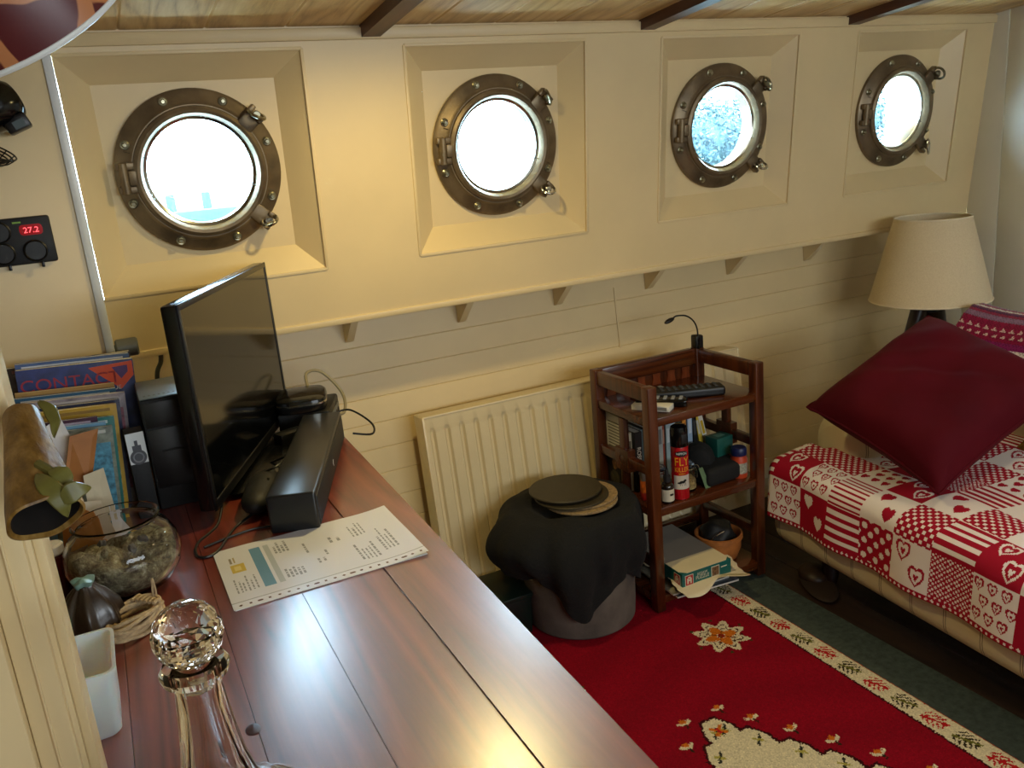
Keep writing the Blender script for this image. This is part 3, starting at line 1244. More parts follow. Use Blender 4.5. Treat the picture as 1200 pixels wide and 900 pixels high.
# ---- tripod floor lamp
LX, LY = 2.622, 2.02
fl = thing('floor_lamp', 'tripod floor lamp with a cream cone shade in the far corner', 'lamp', (LX, LY, 0))
SHADE, nt, bb = nmat('cream_linen_shade')
bb.inputs['Base Color'].default_value = (*lin('#cdb994'), 1)
bb.inputs['Roughness'].default_value = 0.9
bb.inputs['Transmission Weight'].default_value = 0.0
vv_ = coords(nt, (1, 1, 1))
nt.links.new(ramp(nt, noise(nt, vv_, 220, 2), [(0.3, '#d2c09b'), (0.7, '#dccba8')]), bb.inputs['Base Color'])
b = MB()
b.lathe([(0.200, 0.745), (0.124, 1.035), (0.122, 1.035), (0.198, 0.745), (0.200, 0.745)], seg=64)
b.build('lamp_shade', SHADE, fl)
PIP = mat('shade_piping', '#e0d2b4', 0.8)
MB().torus(0.1995, 0.003, (0, 0, 0.747), seg=64).build('shade_trim', PIP, fl)
MB().torus(0.1235, 0.003, (0, 0, 1.033), seg=64).build('shade_trim', PIP, fl)
b = MB().cyl(0.035, 0.05, (0, 0, 0.70), seg=20, bev=0.004).cyl(0.016, 0.09, (0, 0, 0.75), seg=16)
for k in range(3):
    t = 2 * PI * k / 3
    b.tube([(0, 0, 0.80), (0.2 * 0.9 * math.cos(t), 0.2 * 0.9 * math.sin(t), 0.80)], 0.002, 6, sub=1)
b.build('lamp_holder', BLACKM, fl)
MB().ell((0.03, 0.03, 0.04), (0, 0, 0.86)).build('bulb', mat('opal_bulb', '#e8e2d4', 0.3), fl)
for a in (165, 72, 2):
    t = math.radians(a)
    b = MB().tube([(0.03 * math.cos(t), 0.03 * math.sin(t), 0.74), (0.24 * math.cos(t), 0.24 * math.sin(t), 0.0)], 0.029, 12, sub=1, rfn=lambda s: 1 - 0.35 * s)
    b.build('leg', LEGW, fl)

# ---- cowhide pattern pendant shade, close to the camera
COW, nt, bb = nmat('cow_print')
v0_ = coords(nt)
nz = nt.nodes.new('ShaderNodeTexNoise')
nz.inputs['Scale'].default_value = 14
nt.links.new(v0_, nz.inputs['Vector'])
mixv = nt.nodes.new('ShaderNodeVectorMath')
mixv.operation = 'MULTIPLY_ADD'
nt.links.new(nz.outputs['Color'], mixv.inputs[0])
mixv.inputs[1].default_value = (0.03, 0.03, 0.03)
nt.links.new(v0_, mixv.inputs[2])
vo = nt.nodes.new('ShaderNodeTexVoronoi')
vo.feature = 'DISTANCE_TO_EDGE'
vo.inputs['Scale'].default_value = 15.0
nt.links.new(mixv.outputs[0], vo.inputs['Vector'])
nt.links.new(ramp(nt, vo.outputs['Distance'], [(0.0, '#b5774c'), (0.10, '#541a1c')]), bb.inputs['Base Color'])
nt.nodes[-1].color_ramp.elements[0].position = 0.085
nt.nodes[-1].color_ramp.elements[1].position = 0.105
bb.inputs['Roughness'].default_value = 0.35
rimc = Vector((0, 0, 1.37)) + 0.80 * (CF + CR * ((18 - 600) / 984.19) - CU * ((16 - 450) / 984.19))
vd = (rimc - Vector((0, 0, 1.37))).normalized()
lr = 0.6 * CR - 0.8 * CU
lr = (lr - vd * lr.dot(vd)).normalized()
ax = (0.955 * lr + 0.30 * vd).normalized()
q = Vector((0, 0, -1)).rotation_difference(ax)
pend = thing('pendant_lamp', 'tan and maroon patched pendant shade at the top left', 'lamp', rimc)
pend.rotation_euler = q.to_euler()
b = MB().lathe([(r_ * 0.84, z_) for r_, z_ in [(0.136, 0.0), (0.128, 0.05), (0.105, 0.12), (0.06, 0.17), (0.02, 0.185), (0.018, 0.183), (0.058, 0.167), (0.102, 0.118), (0.1255, 0.05), (0.1335, 0.0)]], seg=72)
b.build('lamp_shade', COW, pend)
MB().torus(0.1348 * 0.84, 0.0030, (0, 0, -0.001), seg=72).build('rim_trim', WHITE, pend)
MB().cyl(0.022, 0.05, (0, 0, 0.17), seg=20, bev=0.004).build('cap', BLACKM, pend)
iq = q.to_matrix().inverted()
upv = iq @ Vector((0, 0, 1))
topw = rimc + q.to_matrix() @ Vector((0, 0, 0.215))
hc = ceilz(topw.y) - topw.z
MB().tube([(0, 0, 0.21), tuple(Vector((0, 0, 0.215)) + upv * hc * 0.4), tuple(Vector((0, 0, 0.215)) + upv * hc)], 0.004, 8).build('cord', CABLEB, pend)
#PART2
# ================================================================== ON THE DESK
def facing(vx, vy):
    """rotation about z that takes local +x to (vx, vy)"""
    return math.atan2(vy, vx)


# ---- television
TVA, TVB = Vector((0.105, 1.572, 0.778)), Vector((0.364, 2.150, 0.783))
tv = thing('television', 'flat black television standing on the desk turned to the sofa', 'television', TVA, facing(TVB.x - TVA.x, TVB.y - TVA.y))
TL, TH = (TVB - TVA).length, 0.392
b = MB().span((0, 0, 0), (TL, 0.030, TH), 0.006)
b.build('casing', BLACKG, tv)
b = MB().span((0.20, 0.028, 0.03), (TL - 0.03, 0.046, TH - 0.10), 0.008)
b.build('back_cover', BLACKM, tv)
fr = MB()
for a, c in (((0, -0.003, 0), (TL, 0.002, 0.020)), ((0, -0.003, TH - 0.012), (TL, 0.002, TH)), ((0, -0.003, 0), (0.012, 0.002, TH)), ((TL - 0.012, -0.003, 0), (TL, 0.002, TH))):
    fr.span(a, c, 0.0015)
fr.build('bezel', BLACK, tv)
MB().span((0.012, -0.0012, 0.020), (TL - 0.012, -0.0006, TH - 0.012)).build('screen', SCREEN, tv)
b = MB()
b.ell((0.20, 0.080, 0.010), (TL / 2, 0.0, -0.014), u=40, v=12)
b.build('stand_foot', BLACKG, tv)
MB().box((0.10, 0.03, 0.06), (TL / 2, 0.02, 0.01), 0.006).build('stand_neck', BLACK, tv)

# ---- soundbar
sbv = Vector((0.178, 0.481))
sb = thing('soundbar', 'long black soundbar in front of the television', 'soundbar', (0.264, 1.428, DZ), facing(sbv.x, sbv.y))
MB().span((0, 0, 0), (0.513, 0.088, 0.072), 0.005, seg=3).build('body', BARTOP, sb)
MB().span((0.006, -0.002, 0.006), (0.507, 0.002, 0.062), 0.002).build('speaker_grille', BLACKM, sb)
b = MB()
M = Matrix(((1, 0, 0, 0.262), (0, 0, -1, -0.002), (0, 1, 0, 0.030), (0, 0, 0, 1)))
b.prism([(-0.002, 0.000), (0.004, 0.007), (0.0055, 0.007), (0.0005, 0.0005), (0.004, -0.006), (0.002, -0.006)], 0.0006, M)
b.build('emblem', WHITE, sb)

# ---- set-top box, router, small adaptors
bx = thing('set_top_box', 'square black set-top box under the router', 'media box', (0.398, 2.066, DZ), math.radians(-22))
MB().span((-0.060, -0.082, 0.0), (0.066, 0.082, 0.062), 0.006).build('body', BLACK, bx)
MB().span((0.066, -0.06, 0.014), (0.0695, 0.06, 0.046), 0.001).build('port_panel', GREYM, bx)
for k in range(4):
    MB().span((0.069, -0.05 + k * 0.027, 0.020), (0.0705, -0.035 + k * 0.027, 0.036), 0.001).build('port', BLACKM, bx)
rt = thing('router', 'rounded glossy black router with a silver edge on the box behind the television', 'router', (0.385, 2.055, DZ + 0.062), math.radians(-14))
b = MB()
pl = []
for k in range(40):
    t = 2 * PI * k / 40
    e = 2 / 4.0
    pl.append((0.062 * math.copysign(abs(math.cos(t)) ** e, math.cos(t)), 0.075 * math.copysign(abs(math.sin(t)) ** e, math.sin(t))))
b.grid([[(x * s, y * s, z) for x, y in pl] for s, z in ((0.0, 0), (0.9, 0), (0.98, 0.008), (1.0, 0.018))], wrap_u=True)
b.build('base', BLACK, rt)
MB().grid([[(x * s, y * s, z) for x, y in pl] for s, z in ((0.985, 0.017), (1.012, 0.018), (1.012, 0.0215), (0.985, 0.0225))], wrap_u=True).build('edge_strip', CHROME, rt)
MB().grid([[(x * s, y * s, z) for x, y in pl] for s, z in ((1.0, 0.022), (0.985, 0.029), (0.9, 0.034), (0.5, 0.037), (0.0, 0.0375))], wrap_u=True).build('lid', BLACKG, rt)
ad = thing('plug_adaptor', 'small black adaptor with an amber socket beside the soundbar', 'adaptor', (0.322, 1.93, DZ), math.radians(20))
MB().span((-0.035, -0.02, 0), (0.035, 0.02, 0.045), 0.006).build('body', BLACK, ad)
MB().span((0.006, -0.0215, 0.018), (0.024, -0.0195, 0.034), 0.001).build('socket', mat('amber_socket', '#8a6a2c', 0.4), ad)
pb_ = thing('power_brick', 'black wavy power brick lying between television and soundbar', 'power adaptor', (0.190, 1.600, DZ), facing(0.178, 0.481))
MB().ell((0.10, 0.034, 0.026), (0.03, 0.0, 0.026), u=32, v=14, fn=lambda c: 1 + 0.06 * math.sin(c.x * 7)).build('body', BLACKM, pb_)

# ---- computer tower behind the television
pc = thing('computer_case', 'black box with a grey top between the magazines and television', 'computer', (0.066, 1.81, DZ), 0)
MB().span((-0.050, -0.088, 0), (0.050, 0.088, 0.226), 0.004).build('body', BLACKM, pc)
MB().span((-0.048, -0.086, 0.226), (0.048, 0.086, 0.2285), 0.001).build('top_panel', mat('blue_grey_metal', '#6d7b7e', 0.35, 0.6), pc)
b = MB()
for k in range(9):
    b.span((-0.04 + k * 0.009, -0.066, 0.2283), (-0.036 + k * 0.009, -0.060, 0.2290))
b.build('vent', BLACK, pc)
tag(pc.children[-1], kind='stuff')
MB().span((-0.046, -0.0905, 0.17), (0.046, -0.0875, 0.22), 0.001).build('drive_cover', BLACK, pc)
MB().span((-0.046, -0.0905, 0.045), (0.046, -0.0875, 0.166), 0.001).build('front_panel', BLACK, pc)

# ---- cables
def cable(name, label, pts, r, m, cat='cable'):
    return tag(MB().tube(pts, r, 8).build(name, m), label, cat)


z = DZ + 0.003
cable('cable', 'black cable looping under the near corner of the television', [(0.13, 1.66, DZ + 0.03), (0.105, 1.57, z), (0.060, 1.50, z), (0.055, 1.44, z), (0.085, 1.44, z), (0.13, 1.53, z), (0.19, 1.585, DZ + 0.012), (0.215, 1.62, DZ + 0.05)], 0.0026, CABLEB)
cable('cable', 'thin black cable running from the loop to the power brick', [(0.068, 1.475, z), (0.11, 1.49, z), (0.16, 1.50, z), (0.20, 1.485, z)], 0.0022, CABLEB)
cable('cable', 'pale cable arching behind the router down to the wall', [(0.42, 2.12, DZ + 0.075), (0.43, 2.18, DZ + 0.112), (0.475, 2.20, DZ + 0.105), (0.515, 2.17, DZ + 0.045), (0.495, 2.10, DZ + 0.010), (0.45, 2.10, DZ + 0.02)], 0.0042, CABLEW)
cable('cable', 'thin black cable curling off the desk edge beside the router', [(0.465, 2.05, DZ + 0.03), (0.50, 2.04, DZ + 0.030), (0.535, 1.99, DZ + 0.0), (0.520, 1.94, DZ - 0.012), (0.47, 1.93, DZ + 0.003)], 0.0026, CABLEB)
cable('cable', 'silver looped cable against the grey-topped box', [(0.125, 1.80, DZ + 0.228), (0.112, 1.715, DZ + 0.222), (0.094, 1.70, DZ + 0.19), (0.105, 1.70, DZ + 0.165), (0.137, 1.71, DZ + 0.155)], 0.0022, GREYM)
cable('cable', 'dark cable sagging across the front of the black box', [(0.04, 1.7185, DZ + 0.12), (0.08, 1.7165, DZ + 0.118), (0.10, 1.714, DZ + 0.09), (0.115, 1.70, DZ + 0.02), (0.105, 1.69, z)], 0.002, CABLEB)
cable('cable', 'dark cable drooping from the television back', [(0.155, 1.74, DZ + 0.16), (0.115, 1.71, DZ + 0.15), (0.10, 1.69, DZ + 0.09), (0.115, 1.67, DZ + 0.04), (0.135, 1.66, DZ + 0.035)], 0.002, CABLEB)
cable('cable', 'black cable curled in front of the soundbar back', [(0.25, 1.80, DZ + 0.02), (0.275, 1.77, DZ + 0.035), (0.27, 1.70, DZ + 0.055), (0.235, 1.66, DZ + 0.055), (0.20, 1.68, DZ + 0.04)], 0.0022, CABLEB)
cable('cable', 'thick black cable hanging below the wall ledge behind the magazines', [(0.098, 2.30, 0.985), (0.094, 2.31, 0.94), (0.078, 2.32, 0.90), (0.07, 2.30, 0.80), (0.07, 2.26, z + 0.003)], 0.006, CABLEB)
tag(MB().cyl(0.022, 0.05, (-0.004, 2.17, 1.012), (0, PI / 2, 0), 20, 0.004).cyl(0.010, 0.06, (-0.02, 2.17, 1.012), (0, PI / 2, 0), 16).build('wall_knob', GREYM),
    'grey knob at the foot of the white corner strip', 'knob')

# ---- paper in a punched sleeve
gw, gh, gs = 0.312, 0.232, 0.0013
nxp, nyp = int(gw / gs), int(gh / gs)
px, py = np.meshgrid((np.arange(nxp) + .5) * gs, (np.arange(nyp) + .5) * gs)
PC_ = np.tile(hexa('#dcdbd6'), (nyp, nxp, 1))
doc = (py > 0.022)
PC_[doc] = hexa('#dfe1e8')
PC_[~doc] = hexa('#e2e5ee')


def prect(x0, x1, y0, y1, c):
    PC_[(px > x0) & (px < x1) & (py > y0) & (py < y1)] = hexa(c)


prect(0.056, 0.074, 0.050, 0.205, '#5f93b4')
prect(0.079, 0.089, 0.050, 0.205, '#b4bcc0')
prect(0.018, 0.040, 0.128, 0.160, '#cdb24a')
prect(0.024, 0.034, 0.135, 0.152, '#e0cf8a')
prect(0.020, 0.023, 0.166, 0.188, '#8c8678')
prect(0.026, 0.028, 0.168, 0.190, '#a89a70')


def ptext(x0, n, dx, y0, y1, c='#8d9096', seed=1):
    rr = np.random.default_rng(seed)
    for k in range(n):
        xx = x0 + k * dx
        y = y0 + rr.random() * 0.004
        ye = y1 - rr.random() * (y1 - y0) * 0.4
        while y < ye:
            w = 0.004 + rr.random() * 0.009
            prect(xx, xx + dx * 0.45, y, min(y + w, ye), c)
            y += w + 0.0026


ptext(0.014, 6, 0.0062, 0.050, 0.110, seed=3)
ptext(0.094, 5, 0.0065, 0.055, 0.100, seed=4)
ptext(0.094, 4, 0.0065, 0.155, 0.205, seed=5)
ptext(0.150, 2, 0.0085, 0.075, 0.10, seed=6)
ptext(0.140, 1, 0.0085, 0.125, 0.20, seed=7)
ptext(0.168, 1, 0.0085, 0.10, 0.14, seed=8)
ptext(0.185, 2, 0.012, 0.14, 0.17, seed=9)
ptext(0.215, 5, 0.0068, 0.040, 0.115, '#84888f', seed=10)
ptext(0.225, 4, 0.0068, 0.140, 0.20, '#84888f', seed=11)
ptext(0.258, 4, 0.0068, 0.055, 0.15, '#84888f', seed=12)
PC_[np.abs(py - 0.022) < 0.0008] = hexa('#a5a8ad')
for k in range(21):
    cx = 0.012 + k * 0.0145
    el = 0.0052 if k in (2, 8, 12, 18) else 0.0024
    PC_[((px - cx) / el) ** 2 + ((py - 0.0105) / 0.0027) ** 2 < 1] = hexa('#4a1712')
gvx, gvy = np.meshgrid(np.linspace(0, gw, nxp + 1), np.linspace(0, gh, nyp + 1))
sgx = gvx * 1.0
curl = 0.004 * np.clip((gvx - 0.24) / 0.07, 0, 1) ** 2 + 0.0012 * np.sin(gvx * 40 + gvy * 25) * np.clip(gvy / 0.1, 0, 1) * 0.4
PM, nt, bb = nmat('paper_in_plastic')
a_ = nt.nodes.new('ShaderNodeAttribute')
a_.attribute_name = 'pattern'
nt.links.new(a_.outputs['Color'], bb.inputs['Base Color'])
bb.inputs['Roughness'].default_value = 0.5
bb.inputs['Coat Weight'].default_value = 0.7
bb.inputs['Coat Roughness'].default_value = 0.12
sheet = painted('document', np.stack([gvx, gvy, 0.0022 + curl], -1), PC_, PM)
sheet.location = (0.079, 1.210, DZ)
sheet.rotation_euler = (0, 0, 0.004)
tag(sheet, 'printed sheet in a punched plastic sleeve lying on the desk', 'paper')
MB().span((0.002, 0.002, 0), (gw - 0.002, gh - 0.002, 0.0016)).build('lower_sheet', mat('paper', '#d8d6d0', 0.6), sheet)

# ---- goldfish bowl with dried moss
BX, BY = -0.055, 1.392
gb = thing('glass_bowl', 'round clear glass bowl with dried moss beside the magazines', 'bowl', (BX, BY, DZ))
outp = [(0, 0.0), (0.044, 0.0), (0.050, 0.003), (0.066, 0.014), (0.082, 0.036), (0.0875, 0.060), (0.084, 0.083), (0.073, 0.103), (0.063, 0.112), (0.061, 0.116), (0.064, 0.120), (0.066, 0.123)]
inp = [(0.0645, 0.1255), (0.062, 0.124), (0.0585, 0.116), (0.0605, 0.110), (0.070, 0.101), (0.081, 0.082), (0.0845, 0.060), (0.079, 0.038), (0.064, 0.017), (0.045, 0.008), (0, 0.007)]
MB().lathe(outp + inp, seg=64).build('bowl', GLASS, gb)
b = MB()
rows = []
MOSS, nt, bb = nmat('dried_moss')
vv_ = coords(nt)
nt.links.new(ramp(nt, noise(nt, vv_, 90, 6, 0.75), [(0.3, '#2b261d'), (0.45, '#6b604a'), (0.58, '#8d8768'), (0.72, '#cfc8b4')]), bb.inputs['Base Color'])
bb.inputs['Roughness'].default_value = 0.9
bump(nt, bb, noise(nt, vv_, 110, 4, 0.7), 1.0, 0.006)


def mossfn(r, z, t):
    k = 1 + 0.02 * math.sin(t * 7 + z * 90) + 0.015 * math.sin(t * 13 + 2)
    return (r * min(k, 1.012), z + (0.010 * math.sin(t * 2 + 0.6) + 0.004 * math.sin(t * 9) if z > 0.05 else 0))


b.lathe([(0, 0.0095), (0.042, 0.0100), (0.060, 0.019), (0.074, 0.038), (0.0795, 0.056), (0.076, 0.070), (0.060, 0.073), (0.045, 0.066), (0.028, 0.074), (0.012, 0.066), (0, 0.071)], seg=72, mod=mossfn)
ms = b.build('dried_moss', MOSS, smooth=80)
ms.location = (BX, BY, DZ)
tag(ms, 'brown and grey dried moss filling the glass bowl', 'moss', kind='stuff')
for k in range(5):
    t = k * 1.3
    b = MB().ell((0.008, 0.006, 0.005), (BX + 0.033 * math.cos(t), BY + 0.033 * math.sin(t), DZ + 0.079), (0.3 * k, 0.4, t), 14, 10, fn=lambda c: 1 + 0.2 * math.sin(c.x * 5 + c.y * 4))
    o = b.build('pebble', MOSS if k % 2 else mat('grey_pebble', '#5b5a58', 0.7, var=0.3, vscale=60))
    tag(o, 'small dark lump lying on the moss in the glass bowl', 'pebble', 'lumps on the moss')

# ---- dark ridged ornament
po = thing('ornament', 'dark brown pleated ornament with a pale green top in front of the bowl', 'ornament', (-0.108, 1.262, DZ))
b = MB()


def pleat(r, z, t):
    return (r * (1 + 0.10 * math.sin(t * 7 + z * 12) * min(1, z / 0.02) + 0.03 * math.sin(t * 15)), z)


b.lathe([(0, 0), (0.030, 0.0), (0.039, 0.010), (0.042, 0.028), (0.037, 0.050), (0.024, 0.070), (0.014, 0.080), (0.013, 0.084)], seg=72, mod=pleat)
b.build('body', mat('dark_brown_leather', '#2b1f15', 0.35, var=0.3, vscale=30, coat=0.3), po)
b = MB().lathe([(0.012, 0.082), (0.014, 0.086), (0.015, 0.090), (0.009, 0.093), (0, 0.0935)], seg=40, mod=lambda r, z, t: (r * (1 + 0.12 * math.sin(t * 5)), z + 0.002 * math.sin(t * 3)))
b.build('top', mat('pale_green_glaze', '#6f8f84', 0.35, var=0.25, vscale=50), po)

# ---- hank of cotton rope
b = MB()
pts = []
rr = random.Random(4)
for k in range(13):
    w = 0.016 + 0.012 * rr.random()
    L = 0.036 + 0.012 * rr.random()
    zc = 0.004 + 0.0021 * k
    off = (rr.random() - .5) * 0.014
    for j in range(10):
        t = 2 * PI * j / 10
        pts.append((L * math.cos(t) + off, w * math.sin(t) + off * 0.4, zc + 0.004 * math.sin(2 * t + k)))
b.tube(pts, 0.0030, 7, sub=5)
hk = b.build('rope_hank', mat('cotton_rope', '#b59d78', 0.9, var=0.15, vscale=120, bmp=0.6, bscale=300))
hk.location = (-0.052, 1.243, DZ)
hk.rotation_euler = (0, 0, 0.75)
tag(hk, 'coiled hank of cream cotton rope in front of the glass bowl', 'rope')
b = MB().tube([(0.044, 0.004, 0.012), (0.050, 0.006, 0.034), (0.049, 0.007, 0.056), (0.046, 0.008, 0.034), (0.040, 0.006, 0.012)], 0.0016, 7)
for k in range(6):
    b.tube([(0.028 + k * 0.001, -0.02 + k * 0.008, 0.012), (0.030 + k * 0.001, -0.018 + k * 0.008, 0.034), (0.018, -0.02 + k * 0.008, 0.036)], 0.0028, 7)
b.build('tie', hk.data.materials[0], hk)

# ---- white plastic box
FROST, nt, bb = nmat('frosted_plastic')
bb.inputs['Base Color'].default_value = (*lin('#f2f7f6'), 1)
bb.inputs['Roughness'].default_value = 0.35
bb.inputs['Transmission Weight'].default_value = 0.15
bb.inputs['Subsurface Weight'].default_value = 0.4
bump(nt, bb, noise(nt, coords(nt), 12, 3), 0.05)
b = MB()


def rrect(hx, hy, r, n=6):
    o = []
    for cx, cy, a0 in ((hx - r, hy - r, 0), (-hx + r, hy - r, PI / 2), (-hx + r, -hy + r, PI), (hx - r, -hy + r, 1.5 * PI)):
        for k in range(n + 1):
            t = a0 + k * PI / 2 / n
            o.append((cx + r * math.cos(t), cy + r * math.sin(t)))
    return o


def ring(hx, hy, r, z):
    return [(x, y, z) for x, y in rrect(hx, hy, r)]


b.grid([ring(0.001, 0.001, 0.0005, 0), ring(0.051, 0.048, 0.012, 0), ring(0.054, 0.051, 0.012, 0.004), ring(0.060, 0.056, 0.012, 0.082), ring(0.0625, 0.0585, 0.013, 0.083), ring(0.0625, 0.0585, 0.013, 0.087),
        ring(0.0585, 0.0545, 0.011, 0.087), ring(0.058, 0.054, 0.011, 0.080), ring(0.052, 0.049, 0.011, 0.006), ring(0.001, 0.001, 0.0005, 0.0055)], wrap_u=True)
o = b.build('plastic_box', FROST)
o.location = (-0.136, 1.043, DZ)
tag(o, 'open frosted white plastic box beside the door casing', 'box')

# ---- crystal decanter
dc = thing('decanter', 'cut crystal decanter with a faceted ball stopper at the near end of the desk', 'decanter', (0.0055, 0.65, DZ))


def flute(r, z, t):
    if 0.10 < z < 0.235:
        return (r * (1 + 0.035 * abs(math.cos(t * 5)) - 0.02), z)
    if z <= 0.10:
        return (r * (1 + 0.018 * math.cos(t * 26 + z * 300) * math.cos(t * 26 - z * 300)), z)
    return (r, z)


zz_ = [0.0, 0.004, 0.03, 0.045, 0.06, 0.075, 0.088, 0.10, 0.112, 0.125, 0.142, 0.165, 0.19, 0.215, 0.232, 0.240, 0.244, 0.250, 0.256]
ro_ = [0.078, 0.084, 0.088, 0.088, 0.088, 0.087, 0.084, 0.074, 0.054, 0.040, 0.031, 0.0255, 0.0220, 0.0195, 0.0180, 0.0185, 0.0255, 0.0272, 0.0235]
zz2, ro2 = [], []
for i in range(len(zz_) - 1):
    for k in range(3):
        t = k / 3
        zz2.append(zz_[i] + (zz_[i + 1] - zz_[i]) * t)
        ro2.append(ro_[i] + (ro_[i + 1] - ro_[i]) * t)
zz2.append(zz_[-1])
ro2.append(ro_[-1])
prof = [(0, 0)] + list(zip(ro2, zz2)) + [(0.0145, 0.2565), (0.0128, 0.245), (0.0128, 0.215), (0.0155, 0.19), (0.019, 0.165), (0.0245, 0.142), (0.033, 0.125), (0.047, 0.112), (0.067, 0.10), (0.079, 0.08), (0.080, 0.02), (0.07, 0.013), (0, 0.013)]
MB().lathe(prof, seg=120, mod=flute).build('body', CRYST, dc, smooth=25)
b = MB()
b.lathe([(0, 0.232), (0.0105, 0.232), (0.0122, 0.254), (0.016, 0.262), (0.017, 0.268), (0.013, 0.275)], seg=12)
bmx = bmesh.new()
bmesh.ops.create_uvsphere(bmx, u_segments=14, v_segments=9, radius=0.0275)
for v in bmx.verts:
    if abs(v.co.z) < 0.026:
        tt = math.atan2(v.co.y, v.co.x) + (PI / 14 if round(v.co.z * 1000) % 2 else 0)
        rxy = math.hypot(v.co.x, v.co.y)
        v.co.x, v.co.y = rxy * math.cos(tt), rxy * math.sin(tt)
b.bm(bmx, 0, Matrix.Translation((0, 0, 0.2795)))
b.build('stopper', CRYST, dc, smooth=0)

# ---- magazines standing in a row (right edge, y, top, width, thickness, cover)
def mcov(name, c, **k):
    return mat(name, c, 0.35, coat=0.4, **k)


PAGES = mat('page_edges', '#cfc9bb', 0.8, var=0.12, vscale=200)
mags = [
    ('magazine', 0.034, 1.985, 1.034, 0.236, 0.016, '#33241f', 'dark brown magazine at the back of the row against the locker'),
    ('magazine', 0.019, 1.955, 1.036, 0.212, 0.014, '#4b679c', 'white and blue magazine just behind the blue catalogue'),
    ('catalogue', 0.024, 1.925, 1.028, 0.216, 0.018, '#2b3a72', 'blue electrical catalogue with red lettering and an orange tick'),
    ('folder', -0.020, 1.885, 0.991, 0.178, 0.008, '#b08a4c', 'tan card folder in front of the blue catalogue'),
    ('magazine', -0.019, 1.855, 0.986, 0.180, 0.010, '#2a5b7c', 'teal-blue magazine in front of the tan folder'),
    ('magazine', -0.004, 1.815, 0.983, 0.180, 0.010, '#8d8286', 'wide grey magazine in the middle of the row'),
    ('magazine', -0.016, 1.785, 0.977, 0.176, 0.010, '#15203f', 'navy magazine behind the yellow one'),
    ('magazine', -0.023, 1.755, 0.976, 0.172, 0.009, '#c29a2c', 'yellow magazine in the middle of the row'),
    ('magazine', -0.031, 1.725, 0.960, 0.150, 0.008, '#1d6f68', 'teal magazine in front of the yellow one'),
    ('magazine', -0.058, 1.700, 0.971, 0.130, 0.008, '#42142e', 'maroon magazine towards the front of the row'),
    ('magazine', -0.046, 1.675, 0.964, 0.120, 0.008, '#6f9dbb', 'pale blue magazine behind the photo magazine'),
    ('magazine', -0.036, 1.655, 0.960, 0.110, 0.007, '#6d7568', 'grey-green photo magazine at the front right of the row'),
]
for i, (nm, xr, y, zt, w, th, c, lab) in enumerate(mags):
    t = thing(nm, lab, 'magazine', (xr, y, DZ), 0.0, 'magazines standing on the desk')
    h = zt - DZ
    slx = -0.020 if i < 6 else -0.026
    lean_ = math.atan2(0.018, h)
    t.rotation_euler = (0, lean_ if i != 0 else 0.02, 0.02 if i < 6 else 0.035)
    t.location.x = xr - 0.018
    t.location.z = DZ + w * math.sin(lean_) * 0 + 0.0
    b = MB().span((-w, 0, 0.001), (-0.0008, th - 0.0016, h - 0.0008)).build('pages', PAGES, t, smooth=0)
    b = MB().span((-w, -0.0009, 0), (0, 0.0, h), 0).span((-w, th - 0.0016, 0), (0, th - 0.0008, h), 0).span((-w - 0.0008, -0.0009, 0), (-w, th - 0.0008, h), 0)
    cm = mcov('cover', c, var=0.35 if i in (2, 11, 5) else 0.06, vscale=26 if i != 11 else 60)
    cv = b.build('cover', cm, t, smooth=0)
    fx = mxy('-y')
    F = lambda X0, Z0: (lambda x, y_, z: (X0 + x, -0.0010 - z * 0.5, Z0 + y_))
    if i == 2:
        L = MB()
        lettering(L, 'CONTACT', 0.036, F(-w / 2 - 0.012, h - 0.036), wx=1.06)
        L.build('title', mat('crimson_ink', '#a0283a', 0.4), cv)
        L = MB()
        lettering(L, 'THE ELECTRICAL CATALOGUE', 0.0125, F(-w / 2 - 0.008, h - 0.058), wx=1.02)
        L.build('subtitle', mat('white_ink', '#d6d6d2', 0.4), cv)
        L = MB()
        M = Matrix(((1, 0, 0, 0), (0, 0, -1, -0.0009), (0, 1, 0, 0), (0, 0, 0, 1)))
        L.prism([(-0.085, h - 0.010), (-0.002, h - 0.004), (-0.002, h - 0.035), (-0.028, h - 0.062), (-0.085, h - 0.012)], 0.0003, M)
        L.build('orange_tick', mat('orange_ink', '#cf4a1c', 0.35), cv)
        L = MB().raw([(-0.042, -0.0013, h - 0.014), (-0.012, -0.0013, h - 0.012), (-0.012, -0.0013, h - 0.026), (-0.026, -0.0013, h - 0.040)], [(0, 1, 2, 3)])
        L.build('purple_patch', mat('purple_ink', '#4a2a6c', 0.35), cv)
    else:
        L = MB()
        bc = {0: '#6a4038', 1: '#d8dde4', 3: '#a07a40', 4: '#d6dade', 5: '#b9b0ac', 6: '#d0d4da', 7: '#8c6a20', 8: '#c4d2cc', 9: '#b9a2ac', 10: '#274a72', 11: '#b9bdb4'}[i]
        L.span((-w + 0.01, -0.0013, h - 0.012), (-0.012, -0.0010, h - 0.006))
        L.build('title_band', mat('band_ink', bc, 0.4), cv)
        if i in (5, 7, 11):
            L = MB()
            L.span((-0.05, -0.0013, 0.03), (-0.006, -0.0010, h - 0.03))
            L.build('cover_photo', mat('photo_patch', {5: '#7c4a54', 7: '#8f7a3a', 11: '#3f7488'}[i], 0.4, var=0.5, vscale=90), cv)

